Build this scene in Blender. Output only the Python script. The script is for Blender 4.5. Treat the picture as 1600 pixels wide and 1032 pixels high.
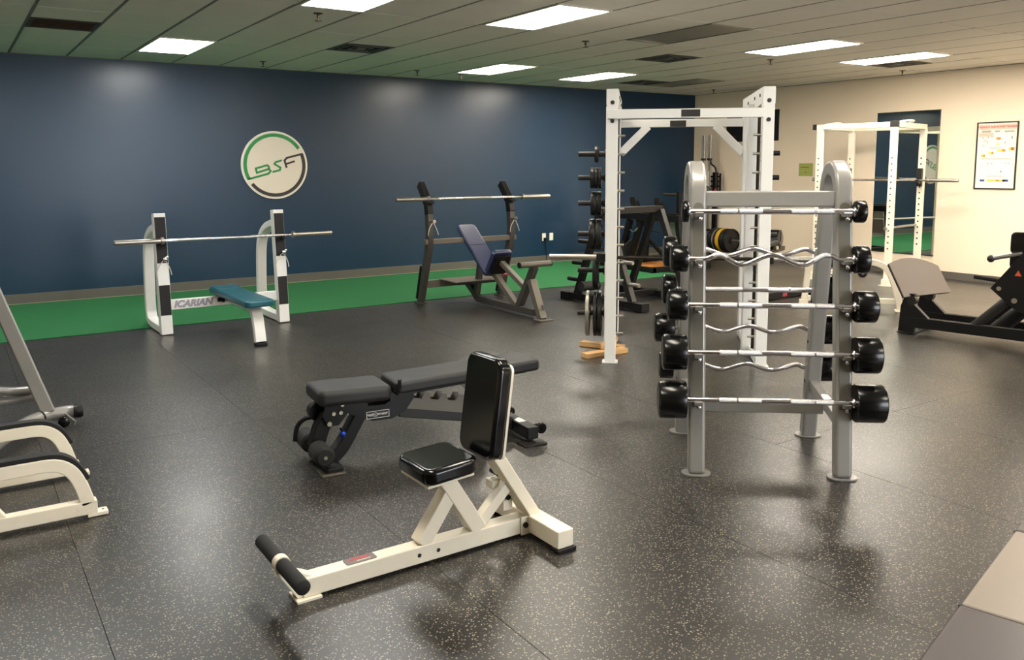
import bpy, bmesh, math, random
from mathutils import Vector, Matrix
random.seed(7)
R = math.radians
scene = bpy.context.scene
for o in list(bpy.data.objects):
    bpy.data.objects.remove(o)
COL = scene.collection

# ------------------------------------------------------------------ camera
cam_d = bpy.data.cameras.new('camera')
cam_d.sensor_width = 36.0
cam_d.sensor_fit = 'HORIZONTAL'
cam_d.lens = 1321.834 / 1600 * 36
cam_d.shift_y = -(516 - 424.07) / 1600
cam_d.clip_end = 100
cam = bpy.data.objects.new('camera', cam_d)
COL.objects.link(cam)
_yaw, _pit, _roll = R(56.298678), R(6.991166), R(-0.1882475)
fw = Vector((math.cos(_yaw), math.sin(_yaw), 0))
rt = Vector((math.sin(_yaw), -math.cos(_yaw), 0))
upv = Vector((0, 0, 1))
f3 = fw * math.cos(_pit) - upv * math.sin(_pit)
u3 = upv * math.cos(_pit) + fw * math.sin(_pit)
r2 = rt * math.cos(_roll) + u3 * math.sin(_roll)
u2 = u3 * math.cos(_roll) - rt * math.sin(_roll)
cam.matrix_world = Matrix(((r2.x, u2.x, -f3.x, 0), (r2.y, u2.y, -f3.y, 0), (r2.z, u2.z, -f3.z, 1.65), (0, 0, 0, 1)))
scene.camera = cam

# ------------------------------------------------------------------ world, exposure
w = bpy.data.worlds.new('world')
scene.world = w
w.use_nodes = True
w.node_tree.nodes['Background'].inputs[0].default_value = (0.90, 0.95, 1.0, 1)
w.node_tree.nodes['Background'].inputs[1].default_value = 4.5     # overcast daylight outside the shop-front windows
vs = scene.view_settings
vs.view_transform = 'Standard'
vs.look = 'None'
vs.gamma = 1.0
vs.use_curve_mapping = False
vs.exposure = 1.6
LAMP = 9.0           # radiance of the ceiling troffers


# ------------------------------------------------------------------ materials
def lin(c):
    return tuple(((x / 255) / 12.92 if x / 255 <= 0.04045 else ((x / 255 + 0.055) / 1.055) ** 2.4) for x in c) + (1.0,)


def nodes_of(name):
    m = bpy.data.materials.new(name)
    m.use_nodes = True
    nt = m.node_tree
    return m, nt, nt.nodes['Principled BSDF']


def mat(name, col, rough=0.5, metal=0.0, var=0.08, scale=6.0, bump=0.0, bscale=120.0, coat=0.0, rvar=0.06, spec=0.5):
    """plain surface with a little procedural unevenness in tone, gloss and relief"""
    m, nt, b = nodes_of(name)
    geo = nt.nodes.new('ShaderNodeNewGeometry')
    n = nt.nodes.new('ShaderNodeTexNoise')
    n.inputs['Scale'].default_value = scale
    n.inputs['Detail'].default_value = 5
    nt.links.new(geo.outputs['Position'], n.inputs['Vector'])
    c = lin(col)
    mix = nt.nodes.new('ShaderNodeMix')
    mix.data_type = 'RGBA'
    mix.inputs[6].default_value = tuple(x * (1 - var) for x in c[:3]) + (1,)
    mix.inputs[7].default_value = tuple(min(1, x * (1 + var)) for x in c[:3]) + (1,)
    nt.links.new(n.outputs[0], mix.inputs[0])
    nt.links.new(mix.outputs[2], b.inputs['Base Color'])
    mr = nt.nodes.new('ShaderNodeMapRange')
    mr.inputs[3].default_value = max(0, rough - rvar) if rough < 0.28 else max(0.29, rough - rvar)
    mr.inputs[4].default_value = min(0.265, rough + rvar) if rough < 0.265 else min(1, rough + rvar)
    nt.links.new(n.outputs[0], mr.inputs[0])
    nt.links.new(mr.outputs[0], b.inputs['Roughness'])
    b.inputs['Metallic'].default_value = metal
    b.inputs['Specular IOR Level'].default_value = spec
    b.inputs['Coat Weight'].default_value = coat
    if bump:
        n2 = nt.nodes.new('ShaderNodeTexNoise')
        n2.inputs['Scale'].default_value = bscale
        n2.inputs['Detail'].default_value = 3
        nt.links.new(geo.outputs['Position'], n2.inputs['Vector'])
        bp = nt.nodes.new('ShaderNodeBump')
        bp.inputs['Strength'].default_value = bump
        bp.inputs['Distance'].default_value = 0.004
        nt.links.new(n2.outputs[0], bp.inputs['Height'])
        nt.links.new(bp.outputs[0], b.inputs['Normal'])
    return m


def emit(name, col, strength):
    m, nt, b = nodes_of(name)
    c = lin(col)
    b.inputs['Base Color'].default_value = c
    b.inputs['Emission Color'].default_value = c
    b.inputs['Emission Strength'].default_value = strength
    return m


def rubber_floor():
    m, nt, b = nodes_of('speckled rubber')
    geo = nt.nodes.new('ShaderNodeNewGeometry')
    nz = nt.nodes.new('ShaderNodeTexNoise')
    nz.inputs['Scale'].default_value = 160
    nt.links.new(geo.outputs['Position'], nz.inputs['Vector'])
    vm = nt.nodes.new('ShaderNodeVectorMath')
    vm.operation = 'MULTIPLY_ADD'
    vm.inputs[1].default_value = (0.012, 0.012, 0.012)
    nt.links.new(nz.outputs[1], vm.inputs[0])
    nt.links.new(geo.outputs['Position'], vm.inputs[2])
    vo = nt.nodes.new('ShaderNodeTexVoronoi')
    vo.inputs['Scale'].default_value = 92
    nt.links.new(vm.outputs[0], vo.inputs['Vector'])
    lt = nt.nodes.new('ShaderNodeMath')
    lt.operation = 'LESS_THAN'
    lt.inputs[1].default_value = 0.28
    nt.links.new(vo.outputs['Distance'], lt.inputs[0])
    sep = nt.nodes.new('ShaderNodeSeparateColor')
    nt.links.new(vo.outputs['Color'], sep.inputs[0])
    gt = nt.nodes.new('ShaderNodeMath')
    gt.operation = 'GREATER_THAN'
    gt.inputs[1].default_value = 0.28
    nt.links.new(sep.outputs[0], gt.inputs[0])
    mu = nt.nodes.new('ShaderNodeMath')
    mu.operation = 'MULTIPLY'
    nt.links.new(lt.outputs[0], mu.inputs[0])
    nt.links.new(gt.outputs[0], mu.inputs[1])
    big = nt.nodes.new('ShaderNodeTexNoise')
    big.inputs['Scale'].default_value = 0.9
    big.inputs['Detail'].default_value = 6
    nt.links.new(geo.outputs['Position'], big.inputs['Vector'])
    base = nt.nodes.new('ShaderNodeMix')
    base.data_type = 'RGBA'
    base.inputs[6].default_value = lin((21, 20, 20))
    base.inputs[7].default_value = lin((33, 30, 28))
    nt.links.new(big.outputs[0], base.inputs[0])
    mix = nt.nodes.new('ShaderNodeMix')
    mix.data_type = 'RGBA'
    nt.links.new(mu.outputs[0], mix.inputs[0])
    nt.links.new(base.outputs[2], mix.inputs[6])
    mix.inputs[7].default_value = lin((152, 143, 124))
    nt.links.new(mix.outputs[2], b.inputs['Base Color'])
    mr = nt.nodes.new('ShaderNodeMapRange')
    mr.inputs[1].default_value = 0.3
    mr.inputs[2].default_value = 0.7
    mr.inputs[3].default_value = 0.29
    mr.inputs[4].default_value = 0.38
    nt.links.new(big.outputs[0], mr.inputs[0])
    nt.links.new(mr.outputs[0], b.inputs['Roughness'])
    b.inputs['Specular IOR Level'].default_value = 0.75
    bp = nt.nodes.new('ShaderNodeBump')
    bp.inputs['Strength'].default_value = 0.14
    bp.inputs['Distance'].default_value = 0.003
    nt.links.new(nz.outputs[0], bp.inputs['Height'])
    nt.links.new(bp.outputs[0], b.inputs['Normal'])
    return m


def wood(name, c1, c2):
    m, nt, b = nodes_of(name)
    tc = nt.nodes.new('ShaderNodeTexCoord')
    mp = nt.nodes.new('ShaderNodeMapping')
    mp.inputs['Scale'].default_value = (2, 30, 30)
    nt.links.new(tc.outputs['Object'], mp.inputs[0])
    n = nt.nodes.new('ShaderNodeTexNoise')
    n.inputs['Scale'].default_value = 2.5
    n.inputs['Detail'].default_value = 6
    nt.links.new(mp.outputs[0], n.inputs['Vector'])
    mix = nt.nodes.new('ShaderNodeMix')
    mix.data_type = 'RGBA'
    mix.inputs[6].default_value = lin(c1)
    mix.inputs[7].default_value = lin(c2)
    nt.links.new(n.outputs[0], mix.inputs[0])
    nt.links.new(mix.outputs[2], b.inputs['Base Color'])
    b.inputs['Roughness'].default_value = 0.6
    return m


def glass():
    m = bpy.data.materials.new('clear glass')
    m.use_nodes = True
    nt = m.node_tree
    nt.nodes.clear()
    o = nt.nodes.new('ShaderNodeOutputMaterial')
    t = nt.nodes.new('ShaderNodeBsdfTransparent')
    g = nt.nodes.new('ShaderNodeBsdfGlossy')
    g.inputs['Roughness'].default_value = 0.02
    x = nt.nodes.new('ShaderNodeMixShader')
    f = nt.nodes.new('ShaderNodeFresnel')
    nt.links.new(f.outputs[0], x.inputs[0])
    nt.links.new(t.outputs[0], x.inputs[1])
    nt.links.new(g.outputs[0], x.inputs[2])
    nt.links.new(x.outputs[0], o.inputs[0])
    return m


M = {
    'glass': glass(),
    'floor': rubber_floor(),
    'sub': mat('sub floor', (22, 21, 20), 0.9),
    'blue': mat('navy satin paint', (20, 50, 74), 0.31, var=0.10, scale=1.3, bump=0.08, bscale=55, rvar=0.02),
    'cream': mat('cream wall paint', (242, 225, 200), 0.55, var=0.03, scale=1.5, bump=0.06, bscale=70),
    'base_grey': mat('grey cove base', (92, 88, 82), 0.5),
    'base_edge': mat('pale turf edge', (150, 150, 118), 0.7),
    'turf': mat('green turf pile', (26, 104, 54), 0.9, var=0.22, scale=60, bump=0.8, bscale=420),
    'tile': mat('mineral fibre tile', (226, 221, 208), 0.9, var=0.05, scale=2.0, bump=0.25, bscale=160),
    'tbar': mat('grid bar', (120, 116, 106), 0.55),
    'slab': mat('plenum', (40, 40, 38), 0.95),
    'lens_off': mat('unlit lens', (142, 138, 124), 0.35),
    'tile_dark': mat('stained grille', (74, 56, 42), 0.6),
    'vent': mat('vent grey', (84, 80, 72), 0.5),
    'vent_in': mat('vent inside', (34, 32, 30), 0.8),
    'white': mat('white powder coat', (226, 226, 222), 0.36, var=0.03, bump=0.04, bscale=300),
    'ivory': mat('ivory powder coat', (242, 234, 214), 0.36, var=0.05, scale=18, bump=0.05, bscale=260),
    'rackwhite': mat('warm white enamel', (235, 226, 206), 0.4, var=0.03),
    'silver': mat('silver powder coat', (140, 138, 134), 0.30, metal=0.2, var=0.05, coat=0.25),
    'inlay': mat('grey inlay strip', (96, 93, 84), 0.5, metal=0.2),
    'graphite': mat('graphite powder coat', (74, 70, 66), 0.36, metal=0.3, var=0.06),
    'greybeam': mat('grey steel', (104, 98, 88), 0.42, metal=0.3, var=0.06),
    'machine': mat('black powder coat', (14, 13, 13), 0.44, var=0.10, bump=0.04, bscale=300, spec=0.32),
    'machine2': mat('dark grey powder coat', (36, 34, 32), 0.42, var=0.10, spec=0.35),
    'blackpad': mat('gloss black vinyl', (9, 9, 10), 0.15, var=0.1, bump=0.05, bscale=240, rvar=0.04),
    'mattepad': mat('matte charcoal vinyl', (30, 30, 31), 0.55, var=0.08, bump=0.10, bscale=500),
    'tealpad': mat('teal vinyl', (14, 84, 98), 0.32, var=0.08, bump=0.05, bscale=260),
    'bluepad': mat('navy vinyl', (30, 38, 78), 0.36, var=0.08, bump=0.05, bscale=260, spec=1.0),
    'foam': mat('black foam', (24, 24, 24), 0.75, bump=0.2, bscale=400),
    'urethane': mat('black urethane', (8, 8, 8), 0.22, var=0.1, spec=0.4),
    'iron': mat('dark iron', (38, 37, 36), 0.36, metal=0.5, var=0.15),
    'iron_grey': mat('worn grey iron', (150, 146, 136), 0.38, metal=0.7, var=0.15),
    'yellow': mat('yellow bumper rubber', (206, 158, 22), 0.5),
    'bumper': mat('black bumper rubber', (18, 18, 17), 0.5),
    'chrome': mat('chrome', (228, 225, 230), 0.14, metal=1.0, var=0.04, rvar=0.04),
    'knurl': mat('knurled chrome', (206, 203, 202), 0.26, metal=1.0, var=0.06, bump=0.4, bscale=900),
    'steel': mat('dull steel', (164, 159, 150), 0.30, metal=0.9, var=0.06),
    'darksteel': mat('dark steel', (52, 46, 40), 0.34, metal=0.8),
    'bolt': mat('zinc bolt', (190, 184, 160), 0.3, metal=0.9),
    'blackbolt': mat('black bolt', (16, 15, 15), 0.4),
    'label_white': mat('printed white', (225, 222, 214), 0.5, var=0.02),
    'label_black': mat('printed black', (12, 12, 12), 0.4),
    'label_grey': mat('grey name plate', (110, 100, 96), 0.35, metal=0.4),
    'label_red': mat('printed red', (178, 44, 52), 0.45),
    'tan': mat('textured tan plate', (100, 89, 80), 0.6, var=0.06, bump=0.3, bscale=500),
    'tread': mat('diamond plate', (150, 148, 138), 0.45, metal=0.4, bump=0.9, bscale=110),
    'wood': wood('pine', (196, 148, 92), (226, 186, 130)),
    'ply': wood('orange plywood', (190, 120, 50), (212, 146, 74)),
    'mirror': mat('mirror glass', (225, 232, 228), 0.02, metal=1.0, var=0.0, rvar=0.01),
    'mat_grey': mat('folding mat vinyl', (74, 68, 70), 0.34, var=0.03, scale=3, bump=0.04, bscale=24, rvar=0.05),
    'mat_light': mat('pale folding mat vinyl', (138, 127, 117), 0.32, var=0.03, scale=3, bump=0.04, bscale=24, rvar=0.05),
    'mat_edge': mat('mat side vinyl', (58, 54, 52), 0.45),
    'logo_bg': mat('sign board', (226, 214, 198), 0.5, var=0.02),
    'logo_edge': mat('sign board edge', (236, 232, 222), 0.5, var=0.02),
    'logo_green': mat('sign green', (36, 138, 70), 0.5),
    'logo_dark': mat('sign charcoal', (52, 44, 42), 0.5),
    'paper': mat('poster paper', (244, 238, 220), 0.4, var=0.02),
    'orange': mat('printed orange', (222, 140, 40), 0.5),
    'yellow_p': mat('printed yellow', (240, 206, 96), 0.5),
    'pink': mat('printed pink', (236, 190, 170), 0.5),
    'blue_p': mat('printed blue', (70, 84, 130), 0.5),
    'print_mauve': mat('printed mauve grey', (158, 154, 164), 0.5),
    'grey_p': mat('printed grey', (176, 164, 148), 0.5),
    'sign_red': mat('dull red print', (96, 22, 22), 0.5),
    'note_green': mat('green paper', (166, 176, 92), 0.7, var=0.03),
    'note_ink': mat('olive ink', (128, 122, 58), 0.7),
    'plastic': mat('white plastic', (236, 232, 214), 0.35),
    'blue_knob': mat('blue anodised knob', (24, 60, 170), 0.25, metal=0.5),
    'cord': mat('white cord', (214, 210, 200), 0.7),
    'brass': mat('sprinkler brass', (96, 84, 66), 0.4, metal=0.8),
    'orange_tri': mat('warning orange', (214, 84, 50), 0.5),
    'lamp_cool': emit('lit lens cool', (255, 253, 248), LAMP),
    'lamp_bright': emit('lit lens boosted', (255, 245, 230), LAMP * 1.7),  # strength raised above the other troffers to brighten the cream-wall side
    'lamp_warm': emit('lit lens warm', (255, 245, 228), LAMP),
}


# ------------------------------------------------------------------ mesh builder
class MB:
    def __init__(self):
        self.v, self.f, self.st = [], [], []

    def add(self, vs_, fs):
        n = len(self.v)
        self.st.append((n, len(self.f)))
        self.v += [tuple(p) for p in vs_]
        self.f += [tuple(i + n for i in f) for f in fs]
        return self

    def box(self, c, s, rot=None):
        c = Vector(c)
        hs = [x / 2 for x in s]
        pts = []
        for x, y, z in ((-1, -1, -1), (1, -1, -1), (1, 1, -1), (-1, 1, -1), (-1, -1, 1), (1, -1, 1), (1, 1, 1), (-1, 1, 1)):
            p = Vector((x * hs[0], y * hs[1], z * hs[2]))
            pts.append(c + (rot @ p if rot else p))
        return self.add(pts, [(3, 2, 1, 0), (4, 5, 6, 7), (0, 1, 5, 4), (1, 2, 6, 5), (2, 3, 7, 6), (3, 0, 4, 7)])

    def frame_sweep(self, path, prof, side, closed=False):
        """sweep a 2-D profile [(across side, across normal)] along a path lying in the plane whose normal is `side`"""
        P = [Vector(p) for p in path]
        S = Vector(side).normalized()
        n, k = len(P), len(prof)
        pts, fs = [], []
        for i in range(n):
            if closed:
                d0, d1 = (P[i] - P[i - 1]).normalized(), (P[(i + 1) % n] - P[i]).normalized()
            else:
                d0 = (P[i] - P[i - 1]).normalized() if i else (P[1] - P[0]).normalized()
                d1 = (P[i + 1] - P[i]).normalized() if i < n - 1 else d0
            t = (d0 + d1).normalized()
            nn = S.cross(t).normalized()
            sc = 1.0 / max(0.5, t.dot(d0))
            for a, b in prof:
                pts.append(P[i] + S * a + nn * (b * sc))
        rng = n if closed else n - 1
        for i in range(rng):
            j = (i + 1) % n
            for q in range(k):
                r = (q + 1) % k
                fs.append((i * k + q, i * k + r, j * k + r, j * k + q))
        if not closed:
            fs.append(tuple(range(k - 1, -1, -1)))
            fs.append(tuple((n - 1) * k + q for q in range(k)))
        return self.add(pts, fs)

    def rect(self, path, wd, th, side):
        """rectangular tube: wd across `side`, th in the bending plane"""
        a, b = wd / 2, th / 2
        return self.frame_sweep(path, [(-a, -b), (a, -b), (a, b), (-a, b)], side)

    def beam(self, p0, p1, wd, th, side=None):
        p0, p1 = Vector(p0), Vector(p1)
        d = (p1 - p0).normalized()
        if side is None:
            side = d.cross(Vector((0, 0, 1)))
            if side.length < 1e-3:
                side = Vector((1, 0, 0))
        s = Vector(side)
        s = (s - d * s.dot(d)).normalized()
        return self.rect([p0, p1], wd, th, s)

    def tube(self, path, r, n=12, caps=True):
        P = [Vector(p) for p in path]
        rs = r if isinstance(r, (list, tuple)) else [r] * len(P)
        t0 = (P[1] - P[0]).normalized()
        ref = Vector((0, 0, 1)) if abs(t0.z) < 0.9 else Vector((1, 0, 0))
        nn = t0.cross(ref).normalized()
        pts, fs = [], []
        for i, p in enumerate(P):
            if i == 0:
                t = t0
            elif i == len(P) - 1:
                t = (P[i] - P[i - 1]).normalized()
            else:
                t = ((P[i] - P[i - 1]).normalized() + (P[i + 1] - P[i]).normalized()).normalized()
            nn = (nn - t * nn.dot(t)).normalized()
            bb = t.cross(nn)
            for k in range(n):
                a = 2 * math.pi * k / n
                pts.append(p + (nn * math.cos(a) + bb * math.sin(a)) * rs[i])
        for i in range(len(P) - 1):
            for k in range(n):
                k2 = (k + 1) % n
                fs.append((i * n + k, i * n + k2, (i + 1) * n + k2, (i + 1) * n + k))
        if caps:
            fs.append(tuple(range(n - 1, -1, -1)))
            fs.append(tuple((len(P) - 1) * n + k for k in range(n)))
        return self.add(pts, fs)

    def cyl(self, p0, p1, r, n=20):
        return self.tube([p0, p1], r, n)

    def lathe(self, o, axis, prof, n=28):
        """prof [(distance along axis, radius)]"""
        o, ax = Vector(o), Vector(axis).normalized()
        path = [o + ax * h for h, _ in prof]
        ref = Vector((0, 0, 1)) if abs(ax.z) < 0.9 else Vector((1, 0, 0))
        nn = ax.cross(ref).normalized()
        bb = ax.cross(nn)
        pts, fs = [], []
        for p, (_, r) in zip(path, prof):
            for k in range(n):
                a = 2 * math.pi * k / n
                pts.append(p + (nn * math.cos(a) + bb * math.sin(a)) * max(r, 1e-4))
        for i in range(len(prof) - 1):
            for k in range(n):
                k2 = (k + 1) % n
                fs.append((i * n + k, i * n + k2, (i + 1) * n + k2, (i + 1) * n + k))
        fs.append(tuple(range(n - 1, -1, -1)))
        fs.append(tuple((len(prof) - 1) * n + k for k in range(n)))
        return self.add(pts, fs)

    def prism(self, poly, o, ux, uy, depth):
        """2-D outline in the (ux, uy) plane at o, given thickness `depth` along ux x uy (centred)"""
        o, ux, uy = Vector(o), Vector(ux).normalized(), Vector(uy).normalized()
        nz = ux.cross(uy)
        k = len(poly)
        a = [o + ux * x + uy * y - nz * depth / 2 for x, y in poly]
        b = [o + ux * x + uy * y + nz * depth / 2 for x, y in poly]
        fs = [tuple(range(k - 1, -1, -1)), tuple(range(k, 2 * k))]
        fs += [(i, (i + 1) % k, k + (i + 1) % k, k + i) for i in range(k)]
        return self.add(a + b, fs)

    def ball(self, c, r, n=14):
        m = n // 2
        return self.lathe(Vector(c) - Vector((0, 0, r)), (0, 0, 1), [(r - r * math.cos(math.pi * i / m), r * math.sin(math.pi * i / m)) for i in range(m + 1)], n)


def rrect(wd, ht, r, n=5):
    """rounded rectangle outline"""
    out = []
    for cx, cy, a0 in ((wd / 2 - r, ht / 2 - r, 0), (-wd / 2 + r, ht / 2 - r, 90), (-wd / 2 + r, -ht / 2 + r, 180), (wd / 2 - r, -ht / 2 + r, 270)):
        for i in range(n + 1):
            a = R(a0 + 90 * i / n)
            out.append((cx + r * math.cos(a), cy + r * math.sin(a)))
    return out


def arc(cx, cy, rx, ry, a0, a1, n):
    return [(cx + rx * math.cos(R(a0 + (a1 - a0) * i / n)), cy + ry * math.sin(R(a0 + (a1 - a0) * i / n))) for i in range(n + 1)]


def smooth_path(pts, n=5):
    """Catmull-Rom through the points"""
    P = [Vector(p) for p in pts]
    out = []
    for i in range(len(P) - 1):
        p0, p1, p2, p3 = P[max(i - 1, 0)], P[i], P[i + 1], P[min(i + 2, len(P) - 1)]
        for k in range(n):
            t = k / n
            out.append(0.5 * ((2 * p1) + (p2 - p0) * t + (2 * p0 - 5 * p1 + 4 * p2 - p3) * t * t + (3 * p1 - p0 - 3 * p2 + p3) * t ** 3))
    out.append(P[-1])
    return out


def obj(name, mb, m, parent=None, bevel=0.0, seg=2, sharp=38, label=None):
    me = bpy.data.meshes.new(name)
    me.from_pydata(mb.v, [], mb.f)
    bm = bmesh.new()
    bm.from_mesh(me)
    bmesh.ops.recalc_face_normals(bm, faces=bm.faces)
    bm.to_mesh(me)
    bm.free()
    me.materials.append(M[m] if isinstance(m, str) else m)
    me.polygons.foreach_set('use_smooth', [True] * len(me.polygons))
    me.update()
    me.set_sharp_from_angle(angle=R(sharp))
    o = bpy.data.objects.new(name, me)
    COL.objects.link(o)
    if parent:
        o.parent = parent
    if bevel:
        b = o.modifiers.new('bevel', 'BEVEL')
        b.width = bevel
        b.segments = seg
        b.limit_method = 'ANGLE'
        b.angle_limit = R(sharp)
        b.harden_normals = True
    if label:
        o['label'] = label
    return o


def split(name, mb, m, parent=None, **k):
    """one object for each piece that was added to the builder"""
    ends = mb.st[1:] + [(len(mb.v), len(mb.f))]
    for (v0, f0), (v1, f1) in zip(mb.st, ends):
        q = MB()
        q.add(mb.v[v0:v1], [tuple(i - v0 for i in f) for f in mb.f[f0:f1]])
        o = obj(name, q, m, parent, **k)
    return o


def tag(o, label, cat, group=None):
    o['label'] = label
    o['category'] = cat
    if group:
        o['group'] = group
    return o


def thing(name, label, cat, loc=(0, 0, 0), deg=0.0, group=None):
    o = bpy.data.objects.new(name, None)
    o.empty_display_size = 0.1
    COL.objects.link(o)
    o.location = loc
    o.rotation_euler = (0, 0, R(deg))
    return tag(o, label, cat, group)


def struct(name, mb, m, **k):
    o = obj(name, mb, m, **k)
    if k.get('parent') is None:
        o['kind'] = 'structure'
    return o


def dup(o, parent=None, loc=None):
    c = o.copy()
    COL.objects.link(c)
    c.parent = parent
    if loc is not None:
        c.location = loc
    return c


def text(name, body, m, parent, loc, rot, size, extrude=0.0006, shear=0.0, bold=0.0, sx=1.0):
    cu = bpy.data.curves.new(name, 'FONT')
    cu.body = body
    cu.size = size
    cu.extrude = extrude
    cu.shear = shear
    cu.offset = bold
    cu.align_x = 'CENTER'
    cu.align_y = 'CENTER'
    cu.materials.append(M[m])
    tmp = bpy.data.objects.new(name + '_curve', cu)
    COL.objects.link(tmp)
    me = bpy.data.meshes.new_from_object(tmp.evaluated_get(bpy.context.evaluated_depsgraph_get()))
    bpy.data.objects.remove(tmp)
    me.materials.clear()
    me.materials.append(M[m])
    me.polygons.foreach_set('material_index', [0] * len(me.polygons))
    o = bpy.data.objects.new(name, me)
    COL.objects.link(o)
    o.parent = parent
    o.location = loc
    o.rotation_euler = rot
    o.scale = (sx, 1, 1)
    return o


# ------------------------------------------------------------------ room
XW, YW, HC = 12.193, 11.878, 3.026
XL, YF = -4.5, -4.5
struct('floor', MB().box(((XW + XL) / 2, (YW + YF) / 2, -0.06), (XW - XL + 0.4, YW - YF + 0.4, 0.10)), 'sub')
floor = bpy.data.objects['floor']
x0 = 0.367
edges = [XL] + [x0 + 1.22 * k for k in range(-3, 10)] + [XW]
edges = sorted(e for e in edges if XL <= e <= XW)
for i in range(len(edges) - 1):
    a, b = edges[i], edges[i + 1]
    cuts = [YF, 3.2 if a > 3.9 else 5.45, YW]
    for j in range(2):
        c, d = cuts[j], cuts[j + 1]
        g = 0.0016
        obj('rubber_mat', MB().box(((a + b) / 2, (c + d) / 2, -0.0055), (b - a - g, d - c - g, 0.011)), 'floor', floor, bevel=0.001, seg=1)

wt = 0.15
struct('wall_back', MB().box(((XL + XW) / 2, YW + wt / 2, HC / 2 + 0.1), (XW - XL + 2 * wt, wt, HC + 0.3)), 'blue')
struct('wall_right', MB().box((XW + wt / 2, (YF + YW) / 2, HC / 2 + 0.1), (wt, YW - YF, HC + 0.3)), 'cream')
struct('wall_left', MB().box((XL - wt / 2, (YF + YW) / 2, HC / 2 + 0.1), (wt, YW - YF, HC + 0.3)), 'cream')
WINS = [(2.8, 6.2)]
WZ0, WZ1 = 0.25, 2.65
xs_ = [XL - wt] + [v for q in WINS for v in q] + [XW + wt]
fmb_ = MB()
for k in range(0, len(xs_), 2):
    fmb_.box(((xs_[k] + xs_[k + 1]) / 2, YF - wt / 2, HC / 2 + 0.1), (xs_[k + 1] - xs_[k], wt, HC + 0.3))
for a, b in WINS:
    fmb_.box(((a + b) / 2, YF - wt / 2, (WZ0 - 0.05) / 2), (b - a, wt, WZ0 + 0.05))
    fmb_.box(((a + b) / 2, YF - wt / 2, (WZ1 + HC + 0.25) / 2), (b - a, wt, HC + 0.25 - WZ1))
struct('wall_front', fmb_, 'cream')
for k, (a, b) in enumerate(WINS):
    wf_ = MB()
    n_ = 3
    for i in range(n_ + 1):
        wf_.box((a + (b - a) * i / n_, YF - 0.07, (WZ0 + WZ1) / 2), (0.06, 0.06, WZ1 - WZ0))
    for z in (WZ0, WZ1):
        wf_.box(((a + b) / 2, YF - 0.07, z), (b - a, 0.06, 0.06))
    win = struct('window_%d' % (k + 1), wf_, 'machine2')
    for i in range(n_):
        c = a + (b - a) * (i + 0.5) / n_
        obj('pane', MB().box((c, YF - 0.07, (WZ0 + WZ1) / 2), ((b - a) / n_ - 0.05, 0.006, WZ1 - WZ0 - 0.05)), 'glass', win)
    la = bpy.data.lights.new('daylight_portal', 'AREA')
    la.shape = 'RECTANGLE'
    la.size, la.size_y = b - a, WZ1 - WZ0
    la.cycles.is_portal = True
    lo = bpy.data.objects.new('daylight_portal', la)
    COL.objects.link(lo)
    lo.location = ((a + b) / 2, YF - 0.12, (WZ0 + WZ1) / 2)
    lo.rotation_euler = (R(90), 0, 0)
struct('baseboard_back', MB().box(((XL + XW) / 2, YW - 0.006, 0.055), (XW - XL, 0.012, 0.15)), 'base_grey', bevel=0.003)
struct('baseboard_right', MB().box((XW - 0.006, (YF + YW) / 2, 0.055), (0.012, YW - YF - 0.03, 0.11)), 'base_grey', bevel=0.003)
struct('trim_1', MB().box(((XL + XW) / 2, YW - 0.019, 0.006), (XW - XL, 0.012, 0.012)), 'base_edge')
turf = obj('turf_strip', MB().box(((XL + 9.35) / 2, (9.30 + YW - 0.03) / 2, 0.004), (9.35 - XL, YW - 0.03 - 9.30, 0.008)), 'turf', bevel=0.002, seg=1)
tag(turf, 'long green artificial turf strip along the foot of the blue wall', 'turf')

# ceiling: plenum slab, tiles one by one, grid bars one by one
ceil = struct('ceiling', MB().box(((XL + XW) / 2, (YF + YW) / 2, HC + 0.12), (XW - XL + 0.3, YW - YF + 0.3, 0.1)), 'slab')
GX, GY, PX, PY = 1.9685, 5.905, 0.613, 1.24
ON = {(0, 3), (7, 3), (10, 3), (4, 0), (10, 0), (13, 0), (1, -3), (4, -3), (10, -3), (13, -3), (4, -6), (7, -6), (13, -6), (-3, 0), (-5, 3), (15, -2), (15, -5), (1, 0), (-2, -3)}  # unseen troffers added for light, some just for cream wall and left foreground
OFF = {(13, 3), (7, 0)}
HALF = {(-2, 2): 'ret', (3, 2): 'vent', (9, 1): 'vent', (12, 3): 'vent', (14, 0): 'vent'}
tile_me = {}


def tile(cx, cy, sx, sy):
    key = (round(sx, 3), round(sy, 3))
    if key not in tile_me:
        t = obj('ceiling_tile', MB().box((0, 0, 0), (sx - 0.026, sy - 0.026, 0.016)), 'tile', ceil, bevel=0.004, seg=1)
        tile_me[key] = t
        t.location = (cx, cy, HC + 0.005)
        return t
    return dup(tile_me[key], ceil, (cx, cy, HC + 0.005 + random.uniform(0, 0.003)))


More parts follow.
